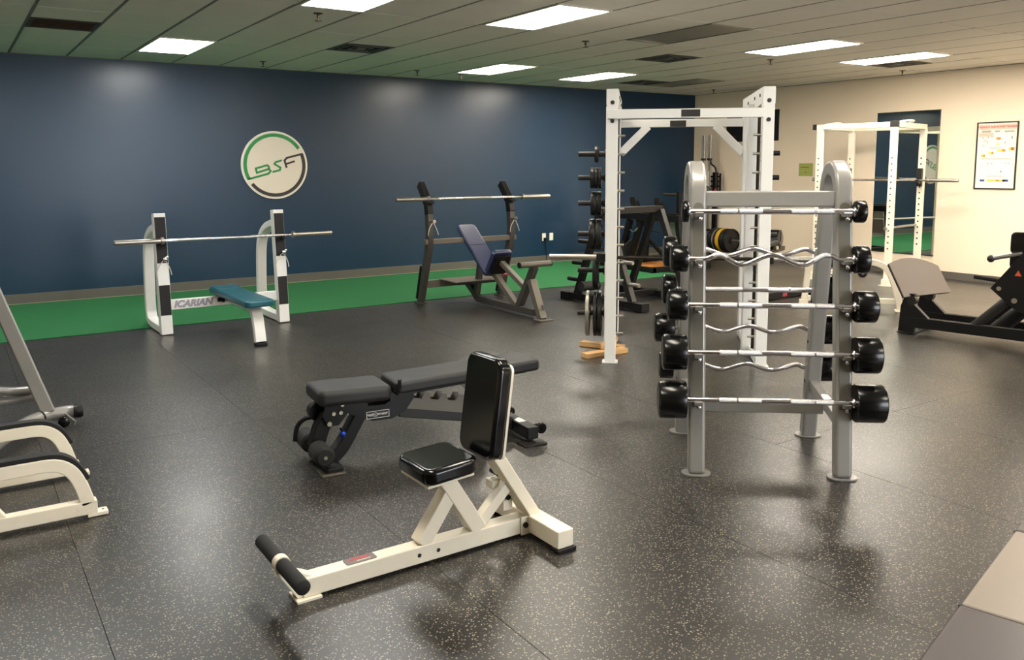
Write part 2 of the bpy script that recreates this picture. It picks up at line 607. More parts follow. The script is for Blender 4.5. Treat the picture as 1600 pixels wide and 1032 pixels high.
far_mb = MB()
fwx, fwy = math.cos(_yaw), math.sin(_yaw)
for i in range(-11, 17):
    for j in range(-9, 5):
        xa, xb = GX + i * PX, GX + (i + 1) * PX
        ya, yb = GY + j * PY, GY + (j + 1) * PY
        xa, xb, ya, yb = max(xa, XL), min(xb, XW), max(ya, YF), min(yb, YW)
        if xb - xa < 0.04 or yb - ya < 0.04 or (i, j) in ON or (i, j) in OFF:
            continue
        cx, cy = (xa + xb) / 2, (ya + yb) / 2
        dep = cx * fwx + cy * fwy
        lat = cx * fwy - cy * fwx
        if (i, j) in HALF:
            tile(cx, ya + PY * 0.25, xb - xa, PY / 2)
        elif dep > 5.2 and abs(lat) < dep * 0.75 + 0.8:
            tile(cx, cy, xb - xa, yb - ya)
        else:
            far_mb.box((cx, cy, HC + 0.005), (xb - xa - 0.026, yb - ya - 0.026, 0.016))
fm = obj('ceiling_tile_field', far_mb, 'tile', ceil)
fm['kind'] = 'stuff'
for i in range(-10, 17):
    x = GX + i * PX
    obj('grid_bar', MB().box((x, (YF + YW) / 2, HC + 0.002), (0.024, YW - YF, 0.006)).box((x, (YF + YW) / 2, HC + 0.03), (0.004, YW - YF, 0.05)), 'tbar', ceil)
for j in range(-8, 5):
    y = GY + j * PY
    obj('cross_bar', MB().box(((XL + XW) / 2, y, HC + 0.0025), (XW - XL, 0.016, 0.004)), 'tile', ceil)
struct('trim_2', MB().box(((XL + XW) / 2, YW - 0.012, HC - 0.004), (XW - XL, 0.024, 0.006)), 'tbar')
struct('trim_3', MB().box((XW - 0.012, (YF + YW) / 2, HC - 0.004), (0.024, YW - YF, 0.006)), 'tbar')

LIGHT_LABEL = {
    (0, 3): 'lit ceiling panel light near the blue wall above the flat press bench',
    (7, 3): 'lit ceiling panel light by the blue wall, past the incline bench',
    (10, 3): 'lit ceiling panel light by the blue wall just above the white smith machine',
    (4, 0): 'largest lit ceiling panel light, beside the sagging unlit one',
    (1, 0): 'lit ceiling panel light cut off by the upper edge, above the round wall sign',
    (10, 0): 'lit ceiling panel light above the silver barbell rack, second from the cream wall',
    (13, 0): 'lit ceiling panel light closest to the cream wall above the white power rack',
    (13, 3): 'unlit grey ceiling panel light next to the vent in the far corner',
    (7, 0): 'unlit grey ceiling panel light with one sagging dark edge',
}


def troffer(i, j, on):
    cx, cy = GX + (i + 0.5) * PX, GY + (j + 0.5) * PY
    t = thing('ceiling_light', LIGHT_LABEL.get((i, j), 'unseen recessed ceiling panel light added out of view to light the room'), 'ceiling light', (cx, cy, HC), 0,
              'ceiling panel lights' if (i, j) in LIGHT_LABEL else 'added ceiling panel lights out of view')
    fx, fy = PX - 0.01, PY - 0.01
    mb = MB()
    for c, s in (((0, fy / 2 - 0.014, 0), (fx, 0.028, 0.02)), ((0, -fy / 2 + 0.014, 0), (fx, 0.028, 0.02)), ((fx / 2 - 0.012, 0, 0), (0.024, fy - 0.056, 0.02)), ((-fx / 2 + 0.012, 0, 0), (0.024, fy - 0.056, 0.02))):
        mb.box(c, s)
    obj('frame', mb, 'tile' if on else 'lens_off', t)
    if on:
        warm = cx > 3.2 or j < 0
        obj('diffuser', MB().box((0, 0, 0.002), (fx - 0.05, fy - 0.058, 0.006)), ('lamp_bright' if cx > 8 else 'lamp_warm') if warm else 'lamp_cool', t)
    elif (i, j) == (7, 0):
        rot = Matrix.Rotation(R(1.6), 3, 'Y')
        obj('diffuser', MB().box((0, 0, 0.006), (fx - 0.05, fy - 0.058, 0.006), rot), 'lens_off', t)
    else:
        obj('diffuser', MB().box((0, 0, 0.002), (fx - 0.05, fy - 0.058, 0.006)), 'lens_off', t)
    return t


for ij in sorted(ON):
    troffer(ij[0], ij[1], True)
for ij in sorted(OFF):
    troffer(ij[0], ij[1], False)

VENT_LABEL = {(-2, 2): 'brown return air grille in the ceiling near the end of the blue wall', (3, 2): 'square ceiling air vent between the lights above the incline bench',
              (9, 1): 'square ceiling air vent in the middle, above the smith machine',
              (12, 3): 'square ceiling air vent in the far corner beside an unlit light', (14, 0): 'square ceiling air vent next to the cream wall behind the last light'}
for (i, j), kind in HALF.items():
    cx, cy = GX + (i + 0.5) * PX, GY + (j + 0.75) * PY
    t = thing('ceiling_vent', VENT_LABEL[(i, j)], 'vent', (cx, cy, HC), 0, 'ceiling vents')
    fx, fy = PX - 0.02, PY / 2 - 0.01
    body = 'tile_dark' if kind == 'ret' else 'vent'
    obj('backing', MB().box((0, 0, 0.02), (fx - 0.03, fy - 0.03, 0.01)), 'vent_in' if kind != 'ret' else 'tile_dark', t)
    fmb = MB()
    for c, s in (((0, fy / 2 - 0.02, 0), (fx, 0.04, 0.012)), ((0, -fy / 2 + 0.02, 0), (fx, 0.04, 0.012)), ((fx / 2 - 0.02, 0, 0), (0.04, fy - 0.08, 0.012)), ((-fx / 2 + 0.02, 0, 0), (0.04, fy - 0.08, 0.012))):
        fmb.box(c, s)
    obj('frame', fmb, body, t)
    if kind == 'ret':
        for k in range(9):
            obj('louvre', MB().box((0, -fy / 2 + 0.075 + k * (fy - 0.15) / 8, 0.004), (fx - 0.08, 0.03, 0.004), Matrix.Rotation(R(35), 3, 'X')), body, t)
    else:
        for s in (0.17, 0.32):
            q = MB()
            for c, sz in (((0, s / 2 * 1.3, -0.004), (s * 1.3, 0.035, 0.006)), ((0, -s / 2 * 1.3, -0.004), (s * 1.3, 0.035, 0.006)), ((s / 2 * 1.3, 0, -0.004), (0.035, s * 1.3, 0.006)), ((-s / 2 * 1.3, 0, -0.004), (0.035, s * 1.3, 0.006))):
                q.box(c, sz)
            obj('louvre', q, body, t)
        obj('centre_plate', MB().box((0, 0, -0.006), (0.1, 0.1, 0.006)), 'tbar', t)

SPR = [(2.881, 7.427, 'by the upper edge above the round sign'), (3.538, 11.095, 'close to the blue wall, second from its dark end'),
       (5.704, 10.962, 'close to the blue wall above the incline bench'), (6.44, 10.999, 'beside the light past the incline bench'),
       (5.962, 7.469, 'between a lit light and the sagging unlit one'), (8.98, 7.434, 'above the smith machine, beside a long lit light'),
       (11.635, 7.254, 'next to the cream wall above the white power rack'), (11.548, 10.803, 'where the blue and cream walls meet')]
for x, y, ww in SPR:
    s = thing('sprinkler_head', 'small brass ceiling sprinkler head ' + ww, 'sprinkler', (x, y, HC), 0, 'ceiling sprinkler heads')
    obj('escutcheon', MB().lathe((0, 0, 0), (0, 0, -1), [(-0.002, 0.045), (0.008, 0.04), (0.012, 0.018)]), 'brass', s)
    obj('body', MB().lathe((0, 0, -0.01), (0, 0, -1), [(0, 0.012), (0.03, 0.012), (0.034, 0.005), (0.06, 0.005)], 12), 'brass', s)
    obj('deflector', MB().lathe((0, 0, -0.066), (0, 0, -1), [(0, 0.03), (0.004, 0.03)], 14), 'brass', s)

# ------------------------------------------------------------------ round wall sign
sg = thing('round_wall_sign', 'round beige sign with green and charcoal letters BSF on the blue wall', 'sign', (3.893, YW - 0.02, 1.694), 0)
LR = 0.474
AX, AZ, NEG = (1, 0, 0), (0, 0, 1), -0.0
disc = [(math.cos(2 * math.pi * k / 64), math.sin(2 * math.pi * k / 64)) for k in range(64)]
obj('rim', MB().prism([(x * LR, z * LR) for x, z in disc], (0, 0.005, 0), AX, AZ, 0.026), 'logo_edge', sg)
obj('face', MB().prism([(x * LR * 0.965, z * LR * 0.965) for x, z in disc], (0, -0.009, 0), AX, AZ, 0.004), 'logo_bg', sg)


def px(x, y):
    return ((x - 568) / 376 * LR, -(y - 503) / 384 * LR)


def stroke(name, pts, wd, m, parent, y=-0.013):
    P = [(a, y, b) for a, b in pts]
    obj(name, MB().rect(P, 0.006, wd, (0, 1, 0)), m, parent)


rm = LR * 0.885
stroke('green_arc', arc(0, 0, rm, rm, 34, 208, 48), 0.047, 'logo_green', sg)
stroke('charcoal_arc', arc(0, 0, rm, rm, 218, 383, 48), 0.047, 'logo_dark', sg)
stroke('letter', [px(*q) for q in ((500, 545), (362, 588), (350, 540), (478, 503), (496, 515), (500, 545), (516, 570), (492, 598), (268, 658))], 0.027, 'logo_green', sg)
stroke('letter', [px(*q) for q in ((648, 447), (575, 470), (562, 490), (628, 530), (622, 558), (536, 580))], 0.026, 'logo_green', sg)
stroke('letter', [px(*q) for q in ((884, 374), (705, 420), (678, 450), (700, 532))], 0.028, 'logo_dark', sg, -0.0135)
stroke('letter', [px(*q) for q in ((692, 490), (795, 458))], 0.026, 'logo_dark', sg)

# ------------------------------------------------------------------ fittings on the walls
for k, (x, lab) in enumerate(((8.588, 'white wall outlet on the blue wall with a black plug in it'), (8.745, 'white blank wall outlet plate beside the one with the plug'))):
    t = thing('wall_outlet', lab, 'outlet', (x, YW, 0.45), 0, 'outlets on the blue wall')
    obj('plate', MB().box((0, -0.004, 0), (0.078, 0.008, 0.13)), 'plastic', t, bevel=0.003)
    split('socket', MB().box((0, -0.009, 0.03), (0.034, 0.004, 0.03)).box((0, -0.009, -0.03), (0.034, 0.004, 0.03)), 'plastic', t, bevel=0.002)
pl = thing('power_plug', 'black power plug with a cord hanging from the blue wall outlet', 'plug', (8.598, YW - 0.012, 0.41), 0)
obj('plug_body', MB().box((0, -0.018, 0), (0.05, 0.034, 0.06)), 'machine', pl, bevel=0.005)
obj('cord', MB().tube(smooth_path([(0.01, -0.018, -0.03), (0.015, -0.016, -0.15), (0.03, -0.012, -0.28), (0.04, -0.02, -0.385)]), 0.005, 8), 'machine', pl)

t = thing('wall_switch', 'small cream switch plate on the cream wall beside the mirror', 'switch', (XW, 6.855, 1.112), 0)
obj('plate', MB().box((-0.004, 0, 0), (0.008, 0.07, 0.115)), 'plastic', t, bevel=0.003)
obj('toggle', MB().box((-0.012, 0, 0), (0.01, 0.012, 0.025)), 'plastic', t, bevel=0.002)

mr = thing('wall_mirror', 'tall frameless mirror on the cream wall behind the white power rack', 'mirror', (XW, 7.465, 1.395), 0)
obj('glass', MB().box((-0.006, 0, 0), (0.008, 1.013, 2.137)), 'mirror', mr)
split('edge_strip', MB().box((-0.006, 0, 1.074), (0.014, 1.02, 0.012)).box((-0.006, 0, -1.074), (0.014, 1.02, 0.012)), 'darksteel', mr)
obj('backing', MB().box((-0.001, 0, 0), (0.002, 1.015, 2.14)), 'machine', mr)

ps = thing('training_poster', 'black framed training chart with red title on the cream wall', 'poster', (XW, 6.135, 1.793), 0)
PW, PH = 0.56, 0.93
fr = MB()
for c, s in (((-0.012, 0, PH / 2 - 0.008), (0.02, PW, 0.016)), ((-0.012, 0, -PH / 2 + 0.008), (0.02, PW, 0.016)), ((-0.012, PW / 2 - 0.008, 0), (0.02, 0.016, PH - 0.03)), ((-0.012, -PW / 2 + 0.008, 0), (0.02, 0.016, PH - 0.03))):
    fr.box(c, s)
obj('frame', fr, 'label_black', ps, bevel=0.002)
obj('paper', MB().box((-0.006, 0, 0), (0.006, PW - 0.02, PH - 0.02)), 'paper', ps)
RY = (R(90), 0, R(-90))


def print_box(name, u, v, sx, sy, m, par=ps):
    """flat print: u = right on the poster, v = up"""
    return obj(name, MB().box((-0.0095, -u, v), (0.0008, sx, sy)), m, par)


print_box('title_band', 0, 0.395, 0.5, 0.07, 'pink')
text('title', 'STRENGTH AND POWER TRAINING', 'label_red', ps, (-0.0102, 0, 0.395), RY, 0.034, bold=0.0008, sx=0.98)
for u, v, sx, sy, m in ((-0.15, 0.335, 0.13, 0.03, 'grey_p'), (0.0, 0.335, 0.07, 0.025, 'grey_p'), (0.16, 0.33, 0.13, 0.025, 'grey_p'), (-0.15, 0.29, 0.2, 0.05, 'pink'),
                        (-0.19, 0.25, 0.02, 0.02, 'grey_p'), (-0.12, 0.255, 0.02, 0.02, 'grey_p'), (-0.07, 0.26, 0.03, 0.012, 'grey_p'), (-0.16, 0.21, 0.04, 0.02, 'pink'), (-0.13, 0.19, 0.02, 0.02, 'grey_p'),
                        (0.02, 0.235, 0.06, 0.035, 'orange'), (0.02, 0.185, 0.05, 0.012, 'pink'), (0.01, 0.15, 0.05, 0.012, 'yellow_p'), (-0.18, 0.14, 0.035, 0.02, 'pink'), (0.11, 0.18, 0.016, 0.028, 'grey_p'), (0.2, 0.245, 0.012, 0.04, 'base_grey'),
                        (0.0, 0.105, 0.2, 0.01, 'grey_p'), (-0.19, 0.0, 0.035, 0.035, 'yellow_p'), (-0.165, 0.0, 0.03, 0.035, 'orange'), (-0.08, 0.035, 0.05, 0.035, 'yellow_p'), (-0.05, 0.035, 0.025, 0.035, 'orange'),
                        (0.05, 0.07, 0.08, 0.035, 'yellow_p'), (0.1, 0.07, 0.04, 0.035, 'orange'), (0.19, 0.09, 0.05, 0.045, 'yellow_p'), (0.22, 0.09, 0.04, 0.045, 'orange'), (0.0, -0.045, 0.4, 0.01, 'grey_p'),
                        (-0.1, -0.11, 0.02, 0.014, 'grey_p'), (-0.05, -0.11, 0.02, 0.014, 'grey_p'), (0.14, -0.11, 0.018, 0.014, 'grey_p'), (0.18, -0.11, 0.018, 0.014, 'grey_p'), (0.08, -0.22, 0.012, 0.028, 'base_grey'),
                        (0.0, -0.285, 0.22, 0.008, 'grey_p'), (-0.17, -0.345, 0.065, 0.03, 'blue_p'), (0.02, -0.345, 0.25, 0.028, 'yellow_p'), (0.04, -0.345, 0.04, 0.016, 'orange'), (0.145, -0.345, 0.08, 0.03, 'blue_p')):
    print_box('printed_patch', u, v, sx, sy, m)

nt_ = thing('green_notice', 'green paper notice with olive writing taped to the cream wall', 'notice', (XW, 9.272, 1.597), 0)
obj('paper', MB().box((-0.002, 0, 0), (0.002, 0.28, 0.215)), 'note_green', nt_)
obj('ink_line', MB().box((-0.0034, 0.02, 0.04), (0.0008, 0.17, 0.016)), 'note_ink', nt_)
obj('ink_line', MB().box((-0.0034, 0.0, -0.045), (0.0008, 0.06, 0.013)), 'note_ink', nt_)

bs = thing('black_wall_sign', 'black sign with dull red lettering on the cream wall behind the smith machine', 'sign', (XW, 10.455, 2.375), 0)
obj('board', MB().box((-0.008, 0, 0), (0.016, 1.19, 0.54)), 'label_black', bs, bevel=0.002)
text('writing', 'IC', 'sign_red', bs, (-0.0168, -0.44, 0.09), RY, 0.13, bold=0.002)
obj('red_line', MB().box((-0.0166, -0.44, -0.02), (0.001, 0.2, 0.02)), 'sign_red', bs)
obj('red_line', MB().box((-0.0166, 0.44, -0.17), (0.001, 0.16, 0.03)), 'sign_red', bs)


# ------------------------------------------------------------------ barbells
def barbell(label, c, deg, length=2.2, r=0.0145, grip=1.31, group=None, rs=0.025, sleeve='steel', shaft='chrome'):
    t = thing('olympic_barbell', label, 'barbell', c, deg, group)
    g = grip / 2
    obj('shaft', MB().cyl((-g, 0, 0), (g, 0, 0), r, 14), shaft, t)
    split('grip_knurl', MB().cyl((-g + 0.12, 0, 0), (-0.2, 0, 0), r + 0.0006, 14).cyl((g - 0.12, 0, 0), (0.2, 0, 0), r + 0.0006, 14), 'knurl', t)
    for s in (-1, 1):
        sl = obj('sleeve', MB().lathe((s * g, 0, 0), (s, 0, 0), [(0, rs), (length / 2 - g - 0.004, rs), (length / 2 - g, rs - 0.004)], 20), sleeve, t)
        obj('collar', MB().lathe((s * (g - 0.005), 0, 0), (s, 0, 0), [(0, rs + 0.008), (0.004, rs + 0.012), (0.026, rs + 0.012), (0.03, rs + 0.008)], 20), sleeve, sl)
    return t


# ------------------------------------------------------------------ flat press bench
fb = thing('flat_press_bench', 'white flat press bench with teal pad and black striped uprights by the blue wall', 'weight bench', (2.345, 8.80, 0), 1)
for s in (-1, 1):
    x = 0.6 * s
    up = obj('upright', MB().rect([(x, 0.06, 0.004), (x, 0.15, 1.21)], 0.112, 0.10, (1, 0, 0)), 'white', fb, bevel=0.008)

    def yf(z):
        return 0.06 + 0.09 * z / 1.21 - 0.052
    for z0, z1 in ((0.72, 1.175), (0.20, 0.50)):
        obj('wear_strip', MB().beam((x, yf(z0), z0), (x, yf(z1), z1), 0.102, 0.006, (1, 0, 0)), 'foam', up, bevel=0.002)
    for z in (0.935, 0.775):
        obj('hook_pin', MB().cyl((x + 0.012, yf(z) + 0.03, z - 0.02), (x + 0.012, yf(z) - 0.06, z - 0.02), 0.016, 14).ball((x + 0.012, yf(z) - 0.066, z - 0.012), 0.024), 'chrome' if z < 0.8 else 'machine', up)
        obj('hook_ball', MB().ball((x + 0.03, yf(z) - 0.075, z + 0.008), 0.016), 'chrome', up)
    obj('rear_strut', MB().rect(smooth_path([(x, 0.15, 1.08), (x, 0.42, 1.02), (x, 0.60, 0.92), (x, 0.69, 0.78), (x, 0.73, 0.50), (x, 0.74, 0.24), (x, 0.71, 0.10), (x, 0.60, 0.05), (x, 0.08, 0.045)], 5), 0.10, 0.07, (1, 0, 0)), 'white', fb, bevel=0.006)
    obj('rear_bumper', MB().beam((x, 0.765, 0.28), (x, 0.765, 0.62), 0.05, 0.02, (1, 0, 0)), 'machine', fb, bevel=0.003)
    obj('clip_cord', MB().tube(smooth_path([(x - 0.01, yf(0.74) - 0.05, 0.745), (x - 0.055, yf(0.7) - 0.02, 0.66), (x - 0.06, yf(0.6) - 0.012, 0.585)], 4), 0.004, 6).tube(smooth_path([(x + 0.02, yf(0.74) - 0.05, 0.745), (x + 0.06, yf(0.66) - 0.03, 0.66), (x + 0.075, yf(0.6) - 0.012, 0.60)], 4), 0.004, 6), 'cord', fb)
obj('crossbeam', MB().beam((-0.545, 0.10, 0.292), (0.545, 0.10, 0.292), 0.05, 0.10, (0, 1, 0)), 'white', fb, bevel=0.006)
text('lettering', 'ICARIAN', 'print_mauve', fb, (-0.325, 0.073, 0.292), (R(90), 0, 0), 0.092, shear=0.25, bold=0.0055, sx=1.04)
obj('spine', MB().rect(smooth_path([(0, 0.10, 0.33), (0, -0.45, 0.335), (0, -0.80, 0.335), (0, -0.93, 0.26), (0, -1.00, 0.03)], 5), 0.10, 0.06, (1, 0, 0)), 'white', fb, bevel=0.006)
obj('rubber_foot', MB().box((0, -1.005, 0.014), (0.11, 0.075, 0.026)), 'machine', fb, bevel=0.004)
obj('seat_pad', MB().prism(rrect(0.275, 1.26, 0.045), (0, -0.43, 0.40), (1, 0, 0), (0, 1, 0), 0.062), 'tealpad', fb, bevel=0.018, seg=4)
obj('head_pad', MB().prism(rrect(0.25, 0.30, 0.04), (0, 0.03, 0.434), (1, 0, 0), (0, 1, 0), 0.010), 'tealpad', fb, bevel=0.005, seg=3)
obj('pad_bracket', MB().box((-0.07, -0.05, 0.335), (0.02, 0.12, 0.07)).cyl((-0.12, -0.07, 0.325), (-0.08, -0.07, 0.325), 0.02), 'machine', fb)
barbell('chrome barbell resting on the white flat press bench uprights', (2.405, 8.80 + 0.01, 0.945), 1, 2.2, group='barbells on racks', sleeve='steel')

# ------------------------------------------------------------------ incline press bench
ib = thing('incline_press_bench', 'grey incline press bench with navy pad and black bar hooks', 'weight bench', (5.332, 9.145, 0), -1)
for s in (-1, 1):
    x = 0.5735 * s
    up = obj('upright', MB().rect(smooth_path([(x, 0.0, 0.01), (x, -0.135, 0.40), (x, -0.255, 0.76), (x, -0.262, 0.98), (x, -0.245, 1.20), (x, -0.225, 1.235)], 3), 0.066, 0.085, (1, 0, 0)), 'graphite', ib, bevel=0.006)
    obj('bar_hook', MB().rect([(x, -0.262, 1.10), (x, -0.238, 1.22), (x, -0.17, 1.315), (x, -0.045, 1.455)], 0.076, 0.095, (1, 0, 0)).box((x, -0.295, 1.242), (0.07, 0.07, 0.03)), 'machine', up, bevel=0.006)
    obj('wear_strip', MB().beam((x - 0.01, 0.035, 0.06), (x - 0.01, -0.1, 0.47), 0.07, 0.03, (1, 0, 0)), 'machine', up)
    obj('safety_pin', MB().cyl((x + 0.02, -0.29, 1.02), (x + 0.02, -0.36, 1.02), 0.022, 14), 'chrome', up)
    obj('clip_cord', MB().tube(smooth_path([(x, -0.34, 1.0), (x - 0.04, -0.33, 0.92), (x - 0.045, -0.32, 0.85)], 4), 0.004, 6).tube(smooth_path([(x + 0.02, -0.34, 1.0), (x + 0.06, -0.33, 0.93), (x + 0.085, -0.33, 0.86)], 4), 0.004, 6), 'cord', up)
    obj('foot_plate', MB().box((x, 0.0, 0.006), (0.11, 0.13, 0.012)), 'graphite', ib, bevel=0.002)
obj('crossbar', MB().beam((-0.64, -0.262, 0.775), (0.64, -0.262, 0.775), 0.06, 0.06, (0, 1, 0)), 'greybeam', ib, bevel=0.005)
obj('lower_crossbar', MB().beam((-0.55, -0.09, 0.245), (0.55, -0.09, 0.245), 0.06, 0.09, (0, 1, 0)), 'greybeam', ib, bevel=0.005)
obj('spotter_platform', MB().box((-0.06, -0.34, 0.298), (0.64, 0.44, 0.012)), 'tan', ib, bevel=0.003)
obj('platform_edge', MB().box((-0.06, -0.555, 0.285), (0.62, 0.02, 0.03)), 'machine', ib)
obj('spine', MB().rect(smooth_path([(0, -0.12, 0.26), (0, -0.30, 0.16), (0, -0.42, 0.075), (0, -0.6, 0.065), (0, -1.66, 0.065)], 4), 0.075, 0.075, (1, 0, 0)), 'graphite', ib, bevel=0.006)
obj('front_leg', MB().beam((0, -1.58, 0.42), (0, -1.79, 0.01), 0.085, 0.075, (1, 0, 0)), 'greybeam', ib, bevel=0.006)
obj('foot_plate', MB().box((0, -1.81, 0.008), (0.17, 0.14, 0.014)), 'greybeam', ib, bevel=0.003)
obj('cutout', MB().prism([(-0.012, -0.03), (0.012, -0.03), (0.02, 0), (0.008, 0.03), (-0.008, 0.03), (-0.02, 0)], (0, -1.795, 0.14), (1, 0, 0), (0, 0.46, 0.89), 0.003), 'blackbolt', ib)
obj('neck', MB().beam((0, -1.64, 0.575), (0, -1.33, 0.09), 0.075, 0.075, (1, 0, 0)), 'graphite', ib, bevel=0.006)
fr_ = obj('foot_roller', MB().cyl((-0.20, -1.65, 0.60), (0.20, -1.65, 0.60), 0.032, 18), 'greybeam', ib)
split('end_cap', MB().cyl((-0.212, -1.65, 0.60), (-0.20, -1.65, 0.60), 0.033, 18).cyl((0.20, -1.65, 0.60), (0.212, -1.65, 0.60), 0.033, 18), 'machine', fr_)
obj('seat_strut', MB().beam((0, -0.95, 0.56), (0, -1.50, 0.30), 0.06, 0.055, (1, 0, 0)), 'greybeam', ib, bevel=0.005)
obj('seat_strut', MB().beam((0, -0.82, 0.40), (0, -1.30, 0.08), 0.065, 0.065, (1, 0, 0)), 'greybeam', ib, bevel=0.005)
obj('back_strut', MB().beam((0, -0.50, 0.60), (0, -0.38, 0.10), 0.065, 0.065, (1, 0, 0)), 'graphite', ib, bevel=0.005)
bd = Vector((0, 0.70, 0.56)).normalized()
bn = Vector((1, 0, 0)).cross(bd)
obj('back_pad', MB().prism(rrect(0.25, 0.86, 0.05), Vector((0, -0.445, 0.665)), (1, 0, 0), bd, 0.062), 'bluepad', ib, bevel=0.018, seg=4)
obj('pad_seam', MB().box(Vector((0, -0.40, 0.70)) + bn * 0.0315, (0.242, 0.008, 0.003), Matrix.Rotation(math.atan2(0.56, 0.70), 3, 'X')), 'machine', ib)
sd = Vector((0, -0.23, 0.34)).normalized()
obj('seat_cushion', MB().prism(rrect(0.27, 0.34, 0.05), Vector((0, -0.895, 0.555)), (1, 0, 0), sd, 0.06), 'bluepad', ib, bevel=0.018, seg=4)
obj('seat_plate', MB().prism(rrect(0.20, 0.26, 0.03), Vector((0, -0.935, 0.525)), (1, 0, 0), sd, 0.02), 'machine', ib)
obj('red_knob', MB().cyl((0.0, -1.0, 0.42), (0.1, -1.0, 0.42), 0.014), 'label_red', ib)
barbell('steel barbell resting on the black hooks of the incline press bench', (5.332 + 0.06, 9.145 - 0.30, 1.283), -1, 2.16, group='barbells on racks', sleeve='steel', shaft='steel')

# ------------------------------------------------------------------ ivory utility bench (foreground)
ub = thing('utility_bench', 'ivory steel seated bench with glossy black pads and foot roller, nearest the camera', 'weight bench', (1.033, 3.03, 0), 0.5)
obj('base_beam', MB().beam((0.0, 0, 0.05), (1.06, 0, 0.05), 0.072, 0.076), 'ivory', ub, bevel=0.006)
obj('base_foot', MB().box((0.02, 0, 0.006), (0.10, 0.10, 0.012)), 'ivory', ub, bevel=0.002)
split('base_hole', MB().cyl((0.50, -0.0368, 0.05), (0.50, -0.03, 0.05), 0.009, 12).cyl((0.59, -0.0368, 0.05), (0.59, -0.03, 0.05), 0.009, 12), 'blackbolt', ub)
rf = obj('rear_foot', MB().beam((1.09, -0.265, 0.055), (1.09, 0.265, 0.055), 0.085, 0.080), 'ivory', ub, bevel=0.006)
split('rubber_end', MB().box((1.09, -0.25, 0.008), (0.10, 0.055, 0.016)).box((1.09, 0.25, 0.008), (0.10, 0.055, 0.016)), 'machine', rf, bevel=0.003)
obj('joint_plate', MB().box((1.035, -0.04, 0.05), (0.05, 0.008, 0.085)), 'ivory', ub, bevel=0.002)
split('bolt', MB().cyl((1.03, -0.043, 0.055), (1.03, -0.055, 0.055), 0.013, 6), 'darksteel', ub)
obj('back_post', MB().rect([(1.105, 0, 0.06), (0.875, 0, 0.42), (0.882, 0, 0.47)], 0.105, 0.055, (0, 1, 0)), 'ivory', ub, bevel=0.006)
obj('front_post', MB().rect([(0.622, 0, 0.372), (0.80, 0, 0.085)], 0.072, 0.072, (0, 1, 0)), 'ivory', ub, bevel=0.006)
obj('front_strut', MB().beam((0.52, 0, 0.085), (0.675, 0, 0.30), 0.066, 0.066, (0, 1, 0)), 'ivory', ub, bevel=0.005)
obj('rear_strut', MB().beam((0.79, 0, 0.085), (0.975, 0, 0.265), 0.05, 0.05, (0, 1, 0)), 'ivory', ub, bevel=0.005)
split('adjuster', MB().box((0.93, 0.05, 0.245), (0.06, 0.06, 0.04)).box((0.985, 0.05, 0.135), (0.05, 0.05, 0.05)), 'ivory', ub, bevel=0.004)
split('adjuster_pin', MB().cyl((0.94, 0.02, 0.29), (0.94, 0.09, 0.29), 0.014, 12).cyl((0.985, 0.02, 0.17), (0.985, 0.09, 0.17), 0.012, 12), 'machine', ub)
rs_ = Matrix.Rotation(R(-4), 3, 'Y')
obj('seat_plate', MB().box((0.61, 0, 0.374), (0.22, 0.24, 0.012), rs_), 'ivory', ub, bevel=0.003)
obj('seat_pad', MB().prism(rrect(0.255, 0.285, 0.05), (0.612, 0, 0.415), rs_ @ Vector((1, 0, 0)), (0, 1, 0), 0.07), 'blackpad', ub, bevel=0.022, seg=4)
bt = Vector((0.06, 0, 0.45)).normalized()
obj('back_pad', MB().prism(rrect(0.275, 0.44, 0.055), Vector((0.848, 0, 0.628)), (0, 1, 0), bt, 0.065), 'blackpad', ub, bevel=0.02, seg=4)
obj('back_plate', MB().prism(rrect(0.255, 0.41, 0.03), Vector((0.887, 0, 0.612)), (0, 1, 0), bt, 0.012), 'ivory', ub)
obj('roller_bracket', MB().prism([(-0.10, 0.135), (-0.045, 0.135), (0.055, 0.085), (0.055, 0.012), (-0.02, 0.012)], (0, 0, 0), (1, 0, 0), (0, 0, 1), 0.05), 'ivory', ub, bevel=0.004)
fl_ = obj('foot_roller', MB().lathe((-0.07, -0.235, 0.16), (0, 1, 0), [(0, 0.022), (0.004, 0.028), (0.215, 0.028), (0.219, 0.02), (0.251, 0.02), (0.255, 0.028), (0.466, 0.028), (0.47, 0.022)], 20), 'foam', ub)
obj('roller_collar', MB().cyl((-0.07, -0.018, 0.16), (-0.07, 0.018, 0.16), 0.032, 20), 'ivory', ub)
npl = obj('name_plate', MB().prism(rrect(0.13, 0.052, 0.008), (0.25, 0, 0.0895), (1, 0, 0), (0, 1, 0), 0.003), 'label_grey', ub)
obj('red_print', MB().box((0.25, 0.009, 0.0912), (0.084, 0.016, 0.0008)), 'label_red', npl)
obj('fine_print', MB().box((0.262, -0.011, 0.0912), (0.06, 0.008, 0.0006)), 'grey_p', npl)

